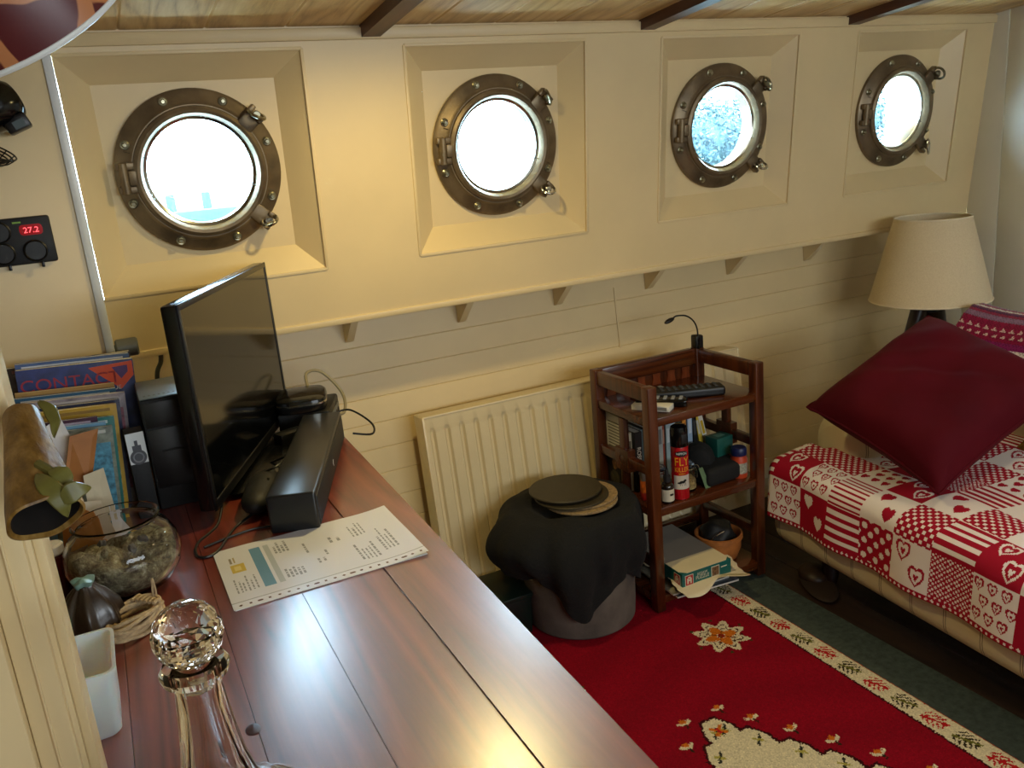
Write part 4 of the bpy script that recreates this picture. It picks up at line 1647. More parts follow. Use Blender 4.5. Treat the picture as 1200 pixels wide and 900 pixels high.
wb = thing('watch_box', 'slim black box with a printed watch beside the magazines', 'box', (-0.004, 1.722, DZ), 0.05)
MB().span((-0.017, 0, 0), (0.017, 0.045, 0.168), 0.001).build('body', BLACKM, wb)
L = MB().span((-0.0165, -0.0008, 0.105), (0.0165, 0.0, 0.1675))
L.build('white_panel', WHITE, wb)
R90 = (PI / 2, 0, 0)
L = MB().lathe([(0, 0), (0.0150, 0), (0.0150, 0.0006), (0, 0.0006)], (0, -0.0008, 0.118), R90, 28)
L.span((-0.008, -0.0012, 0.128), (0.008, -0.0008, 0.142)).span((-0.003, -0.0012, 0.142), (0.003, -0.0008, 0.152))
L.build('watch_print', mat('grey_ink', '#3c3e44', 0.4), wb)
L = MB().torus(0.009, 0.0014, (0, -0.0014, 0.118), R90, 28, 6)
L.build('dial_print', mat('pale_grey_ink', '#8a8c92', 0.4), wb)

# loose letters at the front of the row
def card(name, label, pts, th, c, cat='paper', m=None):
    """a stiff sheet through four points"""
    P = [Vector(p) for p in pts]
    n = (P[1] - P[0]).cross(P[3] - P[0]).normalized() * th
    b = MB().raw([tuple(p) for p in P] + [tuple(p + n) for p in P], [(0, 1, 2, 3), (7, 6, 5, 4), (0, 4, 5, 1), (1, 5, 6, 2), (2, 6, 7, 3), (3, 7, 4, 0)])
    return tag(b.build(name, m or mat(name + '_paper', c, 0.6), smooth=0), label, cat)


card('envelope', 'orange-brown envelope leaning on the magazines', [(-0.128, 1.585, 0.890), (-0.104, 1.60, 0.968), (-0.058, 1.61, 0.970), (-0.090, 1.575, 0.870)], 0.002, '#a5682a', 'envelope')
card('envelope', 'lower orange-brown envelope showing behind the log vase', [(-0.150, 1.50, 0.756), (-0.135, 1.53, 0.885), (-0.085, 1.50, 0.850), (-0.075, 1.46, 0.756)], 0.002, '#a5682a', 'envelope')
card('letter', 'white folded letter poking up behind the orange envelope', [(-0.150, 1.62, 0.90), (-0.140, 1.63, 0.985), (-0.114, 1.635, 0.998), (-0.090, 1.62, 0.905)], 0.001, '#d9d6d2', 'letter')
card('letter', 'cream card in front of the photo magazine', [(-0.100, 1.55, 0.82), (-0.095, 1.56, 0.905), (-0.062, 1.565, 0.91), (-0.057, 1.55, 0.82)], 0.0015, '#cbbf9f', 'card')
card('letter', 'white card leaning lowest behind the glass bowl', [(-0.115, 1.50, 0.756), (-0.105, 1.52, 0.872), (-0.076, 1.52, 0.868), (-0.052, 1.50, 0.756)], 0.0015, '#cfc3a8', 'card')
card('letter', 'white envelope slanting in front of the yellow magazine', [(-0.070, 1.525, 0.756), (-0.066, 1.56, 0.862), (-0.050, 1.555, 0.815), (-0.020, 1.525, 0.760)], 0.0015, '#d5d6dc', 'letter')
bt = thing('pill_bottle', 'small dark red bottle with a cream cap behind the glass bowl', 'bottle', (-0.153, 1.425, DZ))
MB().cyl(0.016, 0.078, seg=28, bev=0.003).build('body', mat('dark_red_plastic', '#4a130c', 0.25, coat=0.4), bt)
MB().cyl(0.017, 0.018, (0, 0, 0.078), seg=28, bev=0.003).build('cap', mat('cream_cap', '#cbbda0', 0.5), bt)
sbx = thing('card_box', 'small cream card box with dark lettering behind the glass bowl', 'box', (-0.128, 1.455, DZ), 0.1)
MB().span((-0.02, -0.012, 0), (0.02, 0.012, 0.060), 0.001).build('body', mat('cream_card', '#b9a07a', 0.7), sbx)
MB().span((-0.0205, -0.0125, 0.046), (0.0205, 0.0125, 0.0605), 0.0008).build('lid', mat('brown_card', '#3a2417', 0.6), sbx)
L = MB()
lettering(L, 'Bar', 0.013, lambda x, y, z: (x + 0.004, -0.0122 - z * .5, y + 0.034))
L.build('lettering', BLACK, sbx)

# ---- log vase on the door casing
VT, VB_ = Vector((-0.0800, 0.770, 1.205)), Vector((-0.0690, 0.655, 1.150))
vaq = Vector((0, 0, 1)).rotation_difference((VT - VB_).normalized())
va = thing('log_vase', 'hollow brown wooden log ornament with olive leaves fixed to the door casing', 'ornament', VB_)
va.rotation_euler = vaq.to_euler()
BARK, nt, bb = nmat('carved_log_wood')
vv_ = coords(nt, (1, 1, 0.5))
nt.links.new(ramp(nt, noise(nt, vv_, 60, 4, 0.6), [(0.3, '#4f3410'), (0.5, '#7d5c22'), (0.7, '#a5844a')]), bb.inputs['Base Color'])
bb.inputs['Roughness'].default_value = 0.5
bump(nt, bb, noise(nt, vv_, 90, 3), 0.5, 0.004)
Lv = (VT - VB_).length


def barkf(r, z, t):
    return (r * (1 + 0.06 * math.sin(t * 2 + 0.8) + 0.03 * math.sin(t * 5 + z * 40)), z + (0.006 * math.sin(t + 0.7) if z < 0.01 else 0))


b = MB().lathe([(0.0215, 0.003), (0.0228, -0.001), (0.0245, 0.0), (0.0240, 0.010), (0.0210, 0.035), (0.0180, 0.06), (0.0150, 0.09), (0.0130, Lv - 0.006), (0.009, Lv), (0, Lv + 0.001)], seg=56, mod=barkf)
b.build('log', BARK, va)
b = MB().lathe([(0.0215, 0.003), (0.0190, 0.025), (0.0140, 0.06), (0.010, 0.09), (0, 0.095)], seg=40, mod=barkf)
b.build('hollow', mat('hollow_painted_shade', '#120a03', 0.8, var=0.3, vscale=80), va)  # shade inside the log is put into this near-black colour
OLV = mat('olive_leaf_glaze', '#65622c', 0.45, var=0.15, vscale=40)
vinv = vaq.to_matrix().inverted()


def vloc(wx_, wy_, wz_):
    c0 = Vector((-0.050, 0.650, 1.168))
    return vinv @ (c0 + (Vector((wx_, wy_, wz_)) - c0) * 0.66 + Vector((-0.010, 0.002, 0.000)) - VB_)


def leaf(path, wid, th=0.0035):
    P = [vloc(*p) for p in path]
    d = (P[-1] - P[0]).normalized()
    toc = (vinv @ Vector((0.08, -1, 0.2))).normalized()
    side = d.cross(toc).normalized()
    nrm = side.cross(d).normalized()
    Q = []
    for k in range(13):
        t = k / 12
        i = min(int(t * (len(P) - 1)), len(P) - 2)
        f = t * (len(P) - 1) - i
        c = P[i].lerp(P[i + 1], f)
        w = wid * (math.sin(PI * t ** 0.8) ** 0.8 if 0 < t < 1 else 0.0) + 0.0006
        row = []
        for j in range(12):
            a = 2 * PI * j / 12
            row.append(c + side * math.cos(a) * w + nrm * (math.sin(a) * th * min(1, w / 0.004) + 0.0022 * (math.cos(a) ** 2)))
        Q.append(row)
    m = MB().grid(Q, wrap_u=True)
    return m


stem = MB().tube([vloc(*p) for p in ((-0.062, 0.690, 1.192), (-0.050, 0.672, 1.186), (-0.042, 0.662, 1.178), (-0.040, 0.655, 1.166))], 0.0035, 8)
stem.build('stem', OLV, va)
leaf([(-0.064, 0.672, 1.186), (-0.055, 0.650, 1.178), (-0.046, 0.640, 1.166), (-0.042, 0.638, 1.153), (-0.042, 0.642, 1.140)], 0.0068).build('leaf', OLV, va)
leaf([(-0.046, 0.640, 1.160), (-0.036, 0.638, 1.167), (-0.026, 0.640, 1.170), (-0.014, 0.645, 1.167)], 0.0068).build('leaf', OLV, va)
leaf([(-0.050, 0.672, 1.188), (-0.041, 0.664, 1.184), (-0.036, 0.658, 1.174), (-0.037, 0.655, 1.164)], 0.006).build('leaf', OLV, va)
leaf([(-0.056, 0.80, 1.238), (-0.046, 0.79, 1.228), (-0.042, 0.774, 1.214), (-0.046, 0.76, 1.200)], 0.0045).build('leaf', OLV, va)

# ---- things on the locker front
pp = thing('voltmeter_panel', 'black socket panel with a red digital reading on the left locker front', 'panel', (-0.140, 2.078, 1.287), 0, None)
MB().box((0.128, 0.012, 0.098), (0, -0.006, 0), 0.005).build('plate', BLACKM, pp)
for x, z_ in ((-0.034, 0.022), (-0.034, -0.022), (0.026, -0.022)):
    b = MB().lathe([(0, 0), (0.023, 0), (0.023, 0.006), (0.0205, 0.008), (0.019, 0.006), (0, 0.006)], (x, -0.012, z_), R90, 32)
    b.build('socket_cap', BLACK, pp)
for x in (-0.028, 0.034):
    MB().box((0.006, 0.006, 0.012), (x, -0.014, -0.052), 0.0015).build('cap_tab', BLACK, pp)
MB().lathe([(0, 0), (0.022, 0), (0.022, 0.001), (0, 0.0012)], (0.026, -0.012, 0.022), R90, 32, mod=lambda r, z, t: (r if abs(math.sin(t)) < 0.5 else r * 0.5 / max(abs(math.sin(t)), .5), z)).build('display', mat('dark_red_display', '#3a0306', 0.2, emit='#a00010', estr=0.5), pp)
L = MB()
lettering(L, '27.2', 0.0165, lambda x, y, z: (x + 0.026, -0.0136 - z * .5, y + 0.021), wx=1.05)
L.build('digits', mat('red_digits', '#ff4a4a', 0.4, emit='#ff5058', estr=2.2), pp)
L = MB().span((-0.006, -0.0125, 0.037), (0.010, -0.0118, 0.0405))
L.build('green_mark', mat('green_print', '#7fae3a', 0.4), pp)

fn_ = thing('clip_fan', 'black clip-on fan with a round grille at the top of the left locker front', 'fan', (-0.138, 2.035, 1.535), 0)
b = MB().lathe([(0, -0.045), (0.034, -0.043), (0.045, -0.035), (0.049, 0.0), (0.045, 0.030), (0.036, 0.042), (0, 0.046)], (0.012, 0, 0.018), (0, math.radians(68), math.radians(20)), 40)
b.build('motor_housing', BLACKG, fn_)
MB().box((0.046, 0.05, 0.030), (0.046, -0.006, -0.016), 0.005, (0, math.radians(-22), 0)).build('bracket', BLACK, fn_)
MB().box((0.022, 0.001, 0.015), (0.050, -0.0322, -0.018), 0.0, (0, math.radians(-22), 0)).build('rating_label', mat('grey_label', '#4c5a5c', 0.5), fn_)
for k in range(6):
    MB().torus(0.048 - 0.006 * k, 0.0016, (-0.012 - 0.002 * k, -0.02, -0.062 - 0.0045 * k), (0.25, 0.5, 0), 30, 6).build('grille_ring', BLACK, fn_)
for k in range(12):
    t = 2 * PI * k / 12
    M = Matrix.Translation((-0.012, -0.02, -0.062)) @ Euler((0.25, 0.5, 0)).to_matrix().to_4x4()
    MB().tube([M @ Vector((0.048 * math.cos(t), 0.048 * math.sin(t), 0)), M @ Vector((0.035 * math.cos(t), 0.035 * math.sin(t), -0.018)), M @ Vector((0.01 * math.cos(t), 0.01 * math.sin(t), -0.03))], 0.0013, 5).build('grille_bar', BLACK, fn_)
MB().box((0.03, 0.05, 0.04), (-0.005, 0.02, -0.01), 0.004).build('clip', BLACK, fn_)
# ================================================================== SHELF UNIT AND WHAT STANDS ON IT
SX0, SX1, SY0, SY1 = 1.290, 1.712, 1.868, 2.178
SZ0 = 0.010
S1, S2, S3 = 0.618, 0.342, 0.060        # shelf top faces
su = thing('shelf_unit', 'small dark mahogany shelf unit standing in front of the radiator', 'shelf unit', (SX0, SY0, 0))
SWd, SDp = SX1 - SX0, SY1 - SY0
PT = 0.712
for x in (0, SWd - 0.032):
    for y_ in (0, SDp - 0.034):
        b = MB()
        b.box((0.032, 0.034, PT - SZ0), (x + 0.016, y_ + 0.017, (PT + SZ0) / 2), 0.004, seg=3)
        b.build('post', SHELFW, su)
for zt in (S1, S2, S3):
    MB().span((0.004, 0.004, zt - 0.026), (SWd - 0.004, SDp - 0.004, zt), 0.003).build('shelf', SHELFH, su)
for x in (0.004, SWd - 0.028):
    sd = MB().span((x, 0.02, PT - 0.046), (x + 0.024, SDp - 0.02, PT - 0.002), 0.004).build('top_rail', SHELFW, su)
    b = MB()
    xm = x + 0.012
    b.span((x, 0.03, 0.444), (x + 0.022, SDp - 0.03, 0.472), 0.002)
    b.build('side_rail', SHELFW, su)
    MB().span((x + 0.002, SDp / 2 - 0.014, S2), (x + 0.020, SDp / 2 + 0.014, S1 - 0.03), 0.002).build('side_stile', SHELFW, su)
    # square block with a round hole
    b = MB()
    n = 32
    hs, hr = 0.034, 0.0145
    for sx in (-0.002, 0.025):
        o_ = len(b.v)
        sq, ci = [], []
        for k in range(n):
            t = 2 * PI * k / n + PI / 4
            g = hs / max(abs(math.cos(t)), abs(math.sin(t)))
            sq.append((x + sx, SDp / 2 + g * math.cos(t), 0.458 + g * math.sin(t)))
            ci.append((x + sx, SDp / 2 + hr * math.cos(t), 0.458 + hr * math.sin(t)))
        b.raw(sq + ci, [(k, (k + 1) % n, n + (k + 1) % n, n + k) for k in range(n)])
    N2 = 2 * n
    b.raw([], [])
    fs = []
    for k in range(n):
        k2 = (k + 1) % n
        fs.append((k, k2, N2 + k2, N2 + k))
        fs.append((n + k, n + k2, N2 + n + k2, N2 + n + k))
    b.f += fs
    b.m += [0] * len(fs)
    b.build('side_block', SHELFW, su, smooth=30)
    MB().span((x, 0.03, 0.150), (x + 0.020, SDp - 0.03, 0.176), 0.002).build('lower_rail', SHELFW, su)
MB().span((0.02, SDp - 0.026, PT - 0.056), (SWd - 0.02, SDp - 0.004, PT), 0.004).build('back_rail', SHELFH, su)
bk = MB().span((0.02, SDp - 0.014, S1 - 0.01), (SWd - 0.02, SDp - 0.006, PT - 0.05), 0.001).build('back_board', SHELFW, su)
for k in range(6):
    x = 0.065 + k * 0.058
    M = Matrix(((1, 0, 0, x), (0, 0, -1, SDp - 0.014), (0, 1, 0, S1), (0, 0, 0, 1)))
    w = 0.017
    MB().prism([(-w, 0), (w, 0), (w * 0.75, 0.02), (w * 0.95, PT - 0.052 - S1), (-w * 0.95, PT - 0.052 - S1), (-w * 0.75, 0.02)], 0.005, M).build('back_splat', SHELFL, su)
MB().span((0.02, SDp - 0.02, 0.36), (SWd - 0.02, SDp - 0.008, 0.385), 0.002).build('back_rail', SHELFH, su)
MB().span((0.02, SDp - 0.02, 0.10), (SWd - 0.02, SDp - 0.008, 0.125), 0.002).build('back_rail', SHELFH, su)

# clip-on reading light
rl = thing('reading_light', 'small black gooseneck reading light clipped to the back corner of the shelf unit', 'light', (1.696, 2.160, PT))
MB().box((0.032, 0.030, 0.046), (0, 0, 0.018), 0.006, seg=3).build('clip', BLACK, rl)
MB().box((0.012, 0.034, 0.05), (-0.006, 0, 0.016), 0.003).build('clip_jaw', BLACKG, rl)
MB().tube([(0.004, 0, 0.038), (0.0, 0, 0.066), (-0.016, -0.002, 0.092), (-0.045, -0.004, 0.112), (-0.082, -0.006, 0.118), (-0.098, -0.008, 0.114)], 0.0026, 8).build('gooseneck', CABLEB, rl)
MB().ell((0.021, 0.009, 0.007), (-0.114, -0.009, 0.108), (0, -0.25, 0.1), 20, 12).build('lamp_head', BLACK, rl)

# remotes and a white pack on the top shelf
def remote(name, label, loc, L, W, H, rz, m, keys):
    t = thing(name, label, 'remote control', loc, rz, 'things on the top shelf')
    MB().box((L, W, H), (0, 0, H / 2), H * 0.3, seg=3).build('body', m, t)
    for r_ in range(keys[0]):
        for c_ in range(keys[1]):
            MB().box((L / keys[0] * 0.42, W / keys[1] * 0.5, 0.003), (-L * 0.38 + r_ * L * 0.76 / max(keys[0] - 1, 1), (c_ - (keys[1] - 1) / 2) * W * 0.27, H + 0.0005), 0.0008, seg=1).build('button', keys[2], t)
    return t


BTN = mat('grey_button', '#33363a', 0.5)
BTN2 = mat('silver_button', '#8a8d90', 0.4)
remote('remote_control', 'long black remote control lying furthest right on the top shelf', (1.520, 1.985, S1), 0.215, 0.058, 0.030, -0.42, BLACK, (9, 3, BTN))
remote('remote_control', 'shorter black remote control beside the white pack on the top shelf', (1.405, 1.965, S1), 0.150, 0.046, 0.024, -0.75, BLACKG, (6, 3, BTN2))
remote('remote_control', 'black remote control with a silver end behind the two others on the top shelf', (1.440, 2.080, S1), 0.120, 0.038, 0.017, -0.05, BLACKM, (4, 2, BTN2))
wp = thing('white_pack', 'white flat card pack at the left front of the top shelf', 'box', (1.365, 1.955, S1), -0.95)
MB().span((-0.058, -0.021, 0), (0.058, 0.021, 0.016), 0.0015).build('body', mat('white_card', '#ddd8c8', 0.6), wp)
MB().span((0.02, -0.0213, 0.003), (0.05, -0.0208, 0.013)).build('printed_label', mat('grey_print', '#8b8678', 0.6), wp)

# fly spray
fs_ = thing('spray_can', 'red fly killer spray can with a black cap on the middle shelf', 'spray can', (1.418, 1.905, S2))
MB().lathe([(0, 0.002), (0.022, 0.0), (0.0255, 0.002), (0.026, 0.006), (0.026, 0.163), (0.024, 0.168), (0.0, 0.170)], seg=40).build('can', mat('spray_red', '#a8101a', 0.25, coat=0.4, var=0.03), fs_)
MB().lathe([(0.0255, 0.165), (0.0265, 0.167), (0.0262, 0.212), (0.0235, 0.224), (0.015, 0.229), (0, 0.2295)], seg=40).build('cap', BLACKG, fs_)
MB().span((-0.010, -0.0268, 0.176), (0.010, -0.022, 0.205), 0.002).build('trigger', BLACKM, fs_)


def wrap(R, z0, ph):
    def f(x, y, z):
        a = ph + x / R
        return ((R + 0.0003 + z) * math.cos(a), (R + 0.0003 + z) * math.sin(a), z0 + y)
    return f


def patch(R, a0, a1, z0, z1, n=18, th=0.0003):
    m = MB()
    P = [[((R + th) * math.cos(a0 + (a1 - a0) * k / n), (R + th) * math.sin(a0 + (a1 - a0) * k / n), zz) for k in range(n + 1)] for zz in (z0, z1)]
    m.grid(P)
    return m


PH = math.radians(-113)
RR = 0.026
b = MB()
oval = [(0.0, 0.0)]


def oval_on_can(b, cx, cz, a, c_, off, n=20):
    P = [[], []]
    for k in range(n + 1):
        x = -a + 2 * a * k / n
        hh = c_ * math.sqrt(max(0.0, 1 - (x / a) ** 2)) + 1e-5
        P[0].append(wrap(RR + off, cz, PH)(cx + x, -hh, 0))
        P[1].append(wrap(RR + off, cz, PH)(cx + x, hh, 0))
    b.grid(P)


oval_on_can(b, 0, 0.146, 0.020, 0.0090, 0.0002)
b.build('brand_oval', BLACK, fs_, smooth=0, fix=False)
L = MB()
lettering(L, 'NIPPON', 0.0105, wrap(RR + 0.0007, 0.146, PH), wx=0.84, extrude=0.0001)
L.build('brand_lettering', WHITE, fs_, fix=False)
YEL = mat('yellow_ink', '#e3a01e', 0.35)
for txt, sz, zz, wx in (('FLY', 0.036, 0.120, 0.82), ('KILLER', 0.0205, 0.096, 0.74), ('SPRAY', 0.008, 0.083, 0.9)):
    L = MB()
    lettering(L, txt, sz, wrap(RR + 0.0002, zz, PH), wx=wx, extrude=0.0001)
    L.build('lettering', YEL, fs_, fix=False)
patch(RR, PH - 1.0, PH + 1.0, 0.035, 0.078).build('white_panel', mat('label_white', '#c9c2b4', 0.4), fs_, fix=False)
b = MB()
for (x, y_, a, c_) in ((0, 0.058, 0.009, 0.004), (0.008, 0.062, 0.005, 0.0035), (-0.009, 0.055, 0.006, 0.003)):
    oval_on_can(b, x, y_, a, c_, 0.0004, 10)
for x in (-0.008, -0.003, 0.004, 0.009):
    b.raw([wrap(RR + 0.0004, 0.05, PH)(x + dx_, dy_, 0) for dx_, dy_ in ((-0.0006, 0.006), (0.0006, 0.006), (0.002, -0.004), (0.0008, -0.004))], [(0, 1, 2, 3)])
b.build('fly_print', BLACK, fs_, smooth=0, fix=False)

# small bottle with a white label
db = thing('dropper_bottle', 'small dark bottle with a white label left of the spray can', 'bottle', (1.366, 1.900, S2))
MB().lathe([(0, 0), (0.018, 0.0), (0.0195, 0.003), (0.0195, 0.052), (0.015, 0.060), (0.009, 0.063), (0.009, 0.068), (0, 0.068)], seg=32).build('body', mat('dark_brown_glass', '#160d08', 0.1, coat=0.5), db)
MB().lathe([(0, 0.066), (0.011, 0.066), (0.011, 0.084), (0.006, 0.088), (0.0045, 0.105), (0, 0.106)], seg=24).build('cap', BLACKM, db)
patch(0.0195, PH - 1.2, PH + 1.2, 0.008, 0.045, th=0.0004).build('label_band', mat('paper_label', '#cfc8ae', 0.6), db, fix=False)
patch(0.0195, PH + 0.15, PH + 0.8, 0.026, 0.032, th=0.0007).build('label_print', BLACK, db, fix=False)

# orange pack behind the front post
op = thing('orange_packet', 'orange and red packet standing behind the left front post on the middle shelf', 'packet', (1.334, 1.955, S2), -0.3)
MB().span((-0.020, -0.012, 0), (0.020, 0.012, 0.088), 0.003).build('body', mat('orange_print', '#b85a1c', 0.4, var=0.35, vscale=60), op)
MB().span((-0.0203, -0.0125, 0.0), (0.0203, 0.0125, 0.026), 0.003).build('red_band', mat('red_print', '#8d1c12', 0.4, var=0.2, vscale=50), op)
MB().span((-0.0202, -0.0124, 0.060), (0.0202, 0.0124, 0.0885), 0.003).build('grey_top', mat('grey_foil', '#7d7468', 0.35, var=0.2, vscale=50), op)

# clip jars with a hanging green tag
def clip_jar(label, loc, r_, h, tagged):
    t = thing('clip_jar', label, 'jar', loc, 0, 'clip jars')
    pr = [(0, 0), (r_ * .9, 0), (r_, 0.005), (r_, h * .75), (r_ * .82, h * .92), (r_ * .82, h), (r_ * .76, h), (r_ * .76, h * .93), (r_ * .93, h * .74), (r_ * .93, 0.008), (0, 0.006)]
    MB().lathe(pr, seg=36).build('glass', GLASS, t)
    MB().lathe([(0, 0.007), (r_ * .92, 0.009), (r_ * .92, h * .45), (r_ * .6, h * .5), (0, h * .48)], seg=30, mod=lambda r, z, a: (r, z + 0.003 * math.sin(a * 3) * (z > 0.02))).build('contents', mat('pale_beans', '#a08a55', 0.7, var=0.35, vscale=120, bmp=0.8, bscale=150, bdist=0.004), t)
    MB().lathe([(0, h + 0.012), (r_ * .8, h + 0.010), (r_ * .86, h + 0.004), (r_ * .86, h), (0, h)], seg=36).build('lid', GLASS, t)
    MB().torus(r_ * .86, 0.0018, (0, 0, h - 0.006), seg=32).build('neck_wire', CHROME, t)
    MB().tube([(r_ * .86, -0.004, h - 0.006), (r_ * 1.12, -0.010, h * .7), (r_ * 1.05, -0.012, h * .42), (r_ * 1.12, -0.004, h * .7)], 0.0014, 6, closed=True).build('clasp', CHROME, t)
    if tagged:
        tg = MB().raw([(r_ * .9, -r_ * .8, h * .86), (r_ * .9 + 0.012, -r_ * .9, h * .90), (r_ * .9 + 0.040, -r_ * 1.12, -0.012), (r_ * .9 + 0.022, -r_ * 1.12, -0.018)], [(0, 1, 2, 3)])
        tgo = tg.build('green_tag', mat('green_label', '#5f7a52', 0.6, var=0.15, vscale=60), t, smooth=0)
        md = tgo.modifiers.new('thickness', 'SOLIDIFY')
        md.thickness = 0.001
        MB().tube([(r_ * .86, -0.01, h - 0.004), (r_ * .95, -r_ * .6, h * .98), (r_ * .95, -r_ * .82, h * .88)], 0.0008, 5).build('string', CABLEW, t)
    return t


clip_jar('glass clip jar with a green tag hanging from its clasp right of the spray can', (1.466, 1.945, S2), 0.034, 0.078, True)
clip_jar('glass clip jar half hidden behind the dark bottle and the spray can', (1.385, 1.975, S2), 0.030, 0.075, False)

# dark camera bag, teal box, blue-lidded bottle
bg = thing('camera_bag', 'black soft bag lying at the right of the middle shelf', 'bag', (1.585, 1.975, S2), 0.06)
MB().box((0.150, 0.150, 0.060), (0.005, 0, 0.030), 0.018, seg=4).build('body', mat('black_canvas', '#0d0e0e', 0.85, var=0.2, vscale=40, bmp=0.4, bscale=300), bg)
MB().ell((0.045, 0.05, 0.055), (-0.030, 0.015, 0.062), u=24, v=14, fn=lambda c: 1 + 0.06 * math.sin(c.x * 6 + c.y * 5)).build('flap', bg.children[0].data.materials[0], bg)
tb = thing('teal_box', 'teal card box standing behind the blue-lidded bottle', 'box', (1.640, 1.995, S2 + 0.0605), 0.10)
MB().span((-0.034, -0.026, 0), (0.034, 0.026, 0.060), 0.001).build('body', mat('teal_card', '#14544a', 0.45, var=0.05), tb)
MB().span((-0.016, -0.010, 0.0598), (0.018, 0.012, 0.0606)).build('top_print', mat('pale_print', '#4f7d70', 0.6), tb)
bb_ = thing('pill_bottle', 'orange-labelled bottle with a blue lid at the right of the middle shelf', 'bottle', (1.658, 1.925, S2))
MB().lathe([(0, 0), (0.024, 0), (0.026, 0.004), (0.026, 0.060), (0.022, 0.068), (0.022, 0.074), (0, 0.075)], seg=36).build('body', mat('orange_label', '#b8401c', 0.4, var=0.06), bb_)
MB().lathe([(0, 0.072), (0.0235, 0.072), (0.0245, 0.075), (0.0245, 0.092), (0.021, 0.097), (0, 0.0975)], seg=36, mod=lambda r, z, t: (r * (1 + 0.012 * math.cos(t * 24) * (0.074 < z < 0.094)), z)).build('lid', mat('navy_lid', '#131f4d', 0.4), bb_)
patch(0.026, PH - 0.9, PH + 0.9, 0.016, 0.050, th=0.0004).build('label_band', mat('grey_label_print', '#8f8f80', 0.6, var=0.25, vscale=160), bb_, fix=False)

# books on the middle shelf
def book(label, x, y, w, d, h, c, rz=0.0, ry=0.0, title=None, tcol='#c8beb0', z=S2):
    t = thing('book', label, 'book', (x, y, z), 0, 'books on the middle shelf')
    t.rotation_euler = (0, ry, rz)
    MB().span((0.0015, 0.002, 0.002), (w - 0.0015, d - 0.002, h - 0.002)).build('pages', PAGES, t, smooth=0)
    cvr = MB().span((0, 0, 0), (0.0015, d, h)).span((w - 0.0015, 0, 0), (w, d, h)).span((0, -0.0008, 0), (w, 0.0014, h))
    cv = cvr.build('cover', mat('book_cover', c, 0.45, var=0.05), t, smooth=0)
    if title:
        L = MB()
        lettering(L, title, w * 0.75, lambda X_, Y_, Z_: (w / 2 + Y_, -0.001 - Z_ * .5, h / 2 - X_), wx=0.95)
        L.build('spine_lettering', mat('spine_ink', tcol, 0.5), cv)
    else:
        MB().span((w * .2, -0.0011, h * .62), (w * .8, -0.0007, h * .86)).build('spine_print', mat('spine_ink', tcol, 0.5), cv)
    return t


book('black book with white capitals on its spine at the left of the middle shelf', 1.340, 2.020, 0.026, 0.10, 0.190, '#1c1614', title='ROSS KEMP', tcol='#c9bcae')
book('cream book next to the black one with white capitals', 1.326, 2.035, 0.013, 0.10, 0.188, '#d6c8a8', tcol='#7a6a50')
book('grey-green book right of the black one with white capitals', 1.368, 2.045, 0.018, 0.10, 0.185, '#6a7c7c', tcol='#a0b0b0')
book('dark brown book behind the left front post of the shelf unit', 1.388, 2.045, 0.022, 0.10, 0.190, '#2c2018', tcol='#7f6a50')
book('plain navy book behind the left front post of the shelf unit', 1.412, 2.045, 0.024, 0.10, 0.188, '#1f2a40', tcol='#8f98a8')
book('pale grey book showing just right of the left front post', 1.438, 2.040, 0.018, 0.10, 0.200, '#c6cac4', tcol='#8c9090')
book('thin rust red book left of the spray can', 1.458, 2.045, 0.009, 0.10, 0.194, '#a04830', tcol='#c89a80')
book('grey-blue book immediately left of the spray can cap', 1.469, 2.040, 0.018, 0.10, 0.196, '#9db0b2', tcol='#d0d8d8')
book('pale blue book directly behind the spray can', 1.489, 2.045, 0.020, 0.10, 0.205, '#a2bccc', tcol='#d6e0e6')
book('dark green book directly behind the spray can', 1.511, 2.045, 0.020, 0.10, 0.198, '#1e3a30', tcol='#5a705c')
book('orange book just right of the spray can cap', 1.533, 2.040, 0.014, 0.10, 0.200, '#d8882a', tcol='#8a5a1a')
book('tall pale blue book standing right of the orange one', 1.550, 2.036, 0.018, 0.10, 0.218, '#9ab2c8', tcol='#d0dae2')
book('black book leaning between the tall pale blue and the yellow one', 1.582, 2.040, 0.016, 0.09, 0.200, '#141414', ry=-0.06, tcol='#3a3a3a')
book('yellow and grey guide leaning left among the books', 1.618, 2.040, 0.014, 0.09, 0.200, '#d0b23a', ry=-0.20, tcol='#c9c4b0')
book('white guide with a yellow stripe leaning rightmost among the books', 1.640, 2.042, 0.016, 0.09, 0.195, '#dedac8', ry=-0.235, tcol='#c9a41e')
bkx = thing('paperback', 'white paperback with lined back cover lying against the left back post', 'book', (1.322, 2.148, S2 + 0.105), 0, 'books on the middle shelf')
MB().span((0, -0.085, 0), (0.022, 0, 0.125), 0.001).build('pages', PAGES, bkx, smooth=0)
cv = MB().span((-0.0008, -0.086, 0), (0.0008, 0, 0.126)).span((0.021, -0.086, 0), (0.0225, 0, 0.126)).build('cover', mat('white_cover', '#c8c6bc', 0.5), bkx, smooth=0)
b = MB()
for k in range(9):
    tag(MB().span((-0.0012, -0.076, 0.02 + k * 0.010), (-0.0008, -0.012, 0.0235 + k * 0.010)).build('print_line', mat('grey_text', '#5d5c58', 0.6), cv), None)
pbk = thing('paperback', 'dark paperback with a cover portrait below the white paperback by the back post', 'book', (1.318, 2.148, S2), 0, 'books on the middle shelf')
MB().span((0, -0.088, 0), (0.024, 0, 0.103), 0.001).build('pages', PAGES, pbk, smooth=0)
cv = MB().span((-0.0008, -0.089, 0), (0.0008, 0, 0.104)).build('cover', mat('dark_cover', '#1c1712', 0.45), pbk, smooth=0)
MB().ell((0.0006, 0.014, 0.019), (-0.0010, -0.045, 0.072), u=16, v=10).build('portrait_print', mat('skin_print', '#8b6542', 0.6, var=0.2, vscale=60), cv)
